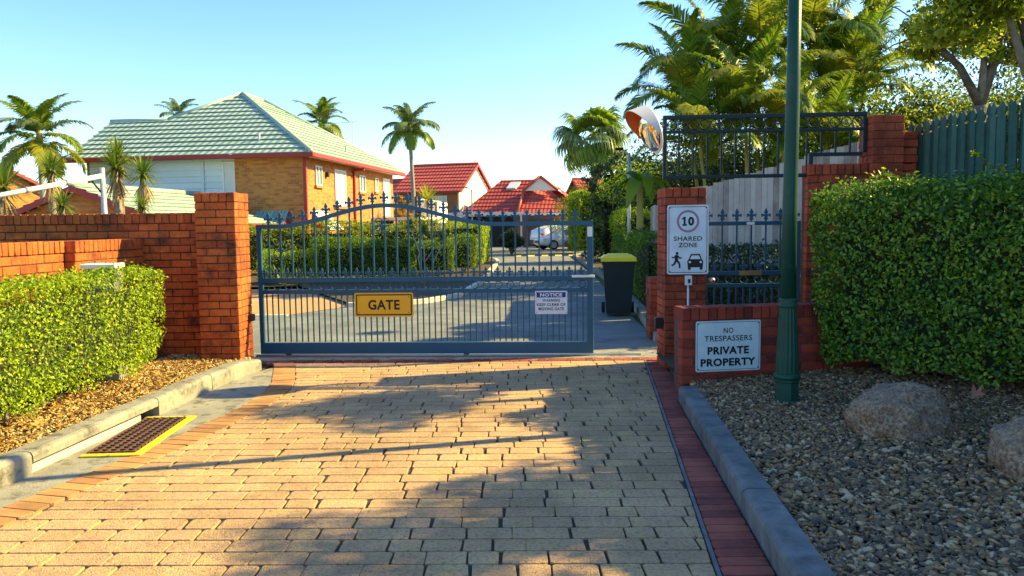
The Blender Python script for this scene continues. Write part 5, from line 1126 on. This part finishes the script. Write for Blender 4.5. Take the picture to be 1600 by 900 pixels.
tree('leaning_tree', 'close tree with thick leaning limb at the top right corner', (F(1690, 300, D).x, D), [(F(1640, 185, D),), (F(1603, 110, D), F(1580, 40, D), F(1562, -30, D - .2)), (F(1590, 12, D), F(1500, 14, D + .2)), (Vector((6.3, 7.6, 3.2)), Vector((6.7, 7.2, 3.3))), (Vector((6.5, 7.2, 2.7)), Vector((6.6, 6.6, 3.5))), (Vector((6.6, 6.6, 2.7)), Vector((6.5, 6.1, 4.3))), (Vector((6.9, 6.2, 2.9)), Vector((6.6, 5.5, 4.65))), (Vector((7.0, 6.2, 2.9)), Vector((6.7, 5.0, 4.7))), (Vector((6.8, 6.0, 2.6)), Vector((6.6, 5.2, 3.3))), (Vector((6.8, 6.2, 2.6)), Vector((6.5, 5.8, 3.3))), (Vector((6.9, 5.8, 2.5)), Vector((6.7, 4.7, 3.5))), (Vector((6.9, 5.8, 2.4)), Vector((6.5, 4.9, 2.9)))], 32000, .085, 'leaf_olive', r0=.10, rr=(.34, .52), sub=8, sl=.6)  # limbs out of view are added and shaped to throw shade on the driveway
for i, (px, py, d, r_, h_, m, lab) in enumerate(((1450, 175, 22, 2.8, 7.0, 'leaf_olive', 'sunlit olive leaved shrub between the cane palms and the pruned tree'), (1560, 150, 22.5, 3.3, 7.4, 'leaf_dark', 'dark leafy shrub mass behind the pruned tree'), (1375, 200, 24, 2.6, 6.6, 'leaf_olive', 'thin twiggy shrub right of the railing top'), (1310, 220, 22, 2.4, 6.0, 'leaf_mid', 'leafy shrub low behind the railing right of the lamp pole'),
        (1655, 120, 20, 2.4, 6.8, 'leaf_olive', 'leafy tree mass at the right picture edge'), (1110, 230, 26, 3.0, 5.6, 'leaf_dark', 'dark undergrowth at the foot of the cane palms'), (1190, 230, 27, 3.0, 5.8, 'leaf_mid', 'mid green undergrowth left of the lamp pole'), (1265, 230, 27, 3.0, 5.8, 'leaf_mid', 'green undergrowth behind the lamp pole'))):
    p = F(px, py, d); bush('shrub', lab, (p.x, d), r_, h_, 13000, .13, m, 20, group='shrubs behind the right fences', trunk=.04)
# around the fan palm and far end of the road
for px, d, r_, h_, m, lab, nm in ((972, 49, 3.0, 8.2, 'leaf_mid', 'leafy green tree right of the fan palm', 'tree'), (1000, 27, 1.4, 4.6, 'leaf_lime', 'bright leafy tree left of the mirror', 'tree'), (858, 66, 2.2, 5.0, 'leaf_gold', 'golden orange shrub in front of the red roof', 'shrub'), (893, 64, 2.0, 4.4, 'leaf_dark', 'dark shrub between golden shrub and tall hedge', 'shrub'),
        (905, 52, 2.0, 5.0, 'leaf_olive', 'olive tree top left of the fan palm trunk', 'tree'), (945, 51, 2.4, 5.6, 'leaf_mid', 'green tree at the foot of the fan palm', 'tree'), (632, 46, 1.0, 4.2, 'leaf_gold', 'yellow green shrub by the far house corner', 'shrub'), (1025, 19, .7, 2.0, 'leaf_dark', 'dark broad shrub beside the timber fence end', 'shrub'), (800, 44, .8, 1.6, 'leaf_dark', 'dark low shrub at the road bend', 'shrub')):
    X = (px - 800) / 1200 * d; bush('leafy_tree' if nm == 'tree' else 'shrub', lab, (X, d), r_, h_, 7000, .11 if d > 30 else .08, m, 11, cat=nm, trunk=.06)
# banana like leaves left of the mirror
g = F(1000, 262, 21); bn_ = thing('banana_plant', 'broad leaved banana plant left of the railing', 'plant', (g.x, g.y, 0)); q = MB(); q.tube([(0, 0, 0), (0, 0, g.z - .3)], [.12, .08], 8); q.obj('stem', 'frond_stem', bn_)
def broad_leaf(L, w, seed):
    V, T = [], []; S = 9
    for i in range(S + 1):
        t = i / S; th = 1.1 - 1.7 * t; x = L * (math.sin(1.1) - math.sin(th)) / 1.7 if False else L * t * math.cos(.7 - .9 * t); z = L * t * math.sin(1.0 - 1.3 * t); ww = w * math.sin(math.pi * min(1, .12 + .86 * t)) ** .7; V += [(x, ww, z + .12 * ww), (x, 0, z - .02), (x, -ww, z + .12 * ww)]
    for i in range(S):
        a = i * 3
        for j in (0, 1): T += [(a + j, a + j + 1, a + j + 4), (a + j, a + j + 4, a + j + 3)]
    return np_mesh('broad_leaf', V, T, 'leaf_mid', True)
BLf = broad_leaf(1.5, .27, 0)
for i in range(9): o = link('broad_leaf', BLf, bn_, loc=(0, 0, g.z - .4), scale=random.uniform(.5, .75)); o.rotation_euler = (random.uniform(-.3, .3), random.uniform(-.5, .5), i * 2.4)
# distant wood closing the view
cl = [((x + random.uniform(-3, 3), random.uniform(100, 130), random.uniform(1.5, 3.5)), random.uniform(2.5, 4.0)) for x in range(-95, 100, 4)]
wd_ = link('far_trees', None); bpy.data.objects.remove(wd_)
P_ = np.concatenate([np.array(c) + (lambda d: d / np.linalg.norm(d, axis=1)[:, None])(rng.normal(size=(700, 3))) * r_ * rng.uniform(.3, 1, (700, 1)) for c, r_ in cl])
tag(link('far_trees', leaves('far_trees', P_, np.tile([0, -.3, 1.], (len(P_), 1)), .4, 'leaf_dark', .6, .8)), 'far band of green trees closing the view behind the houses', 'trees', kind='stuff')
# a large fallen leaf in front of the hedge
g = G(1518, 634, .19); V = [(0, 0, .0), (.05, .03, .05), (.13, .05, .07), (.09, 0, .03), (.15, -.02, .08), (.08, -.04, .05), (.06, -.09, .06), (.03, -.03, .03)]
tag(link('fallen_leaf', np_mesh('fallen_leaf', V, [(0, 3, 1), (1, 3, 2), (0, 5, 3), (3, 5, 4), (0, 7, 5), (5, 7, 6)], 'red_leaf'), None, loc=(g.x, g.y, .24), rot=(.3, -.5, .6), scale=.85), 'curled reddish fallen leaf on the pebbles under the right hedge', 'leaf')
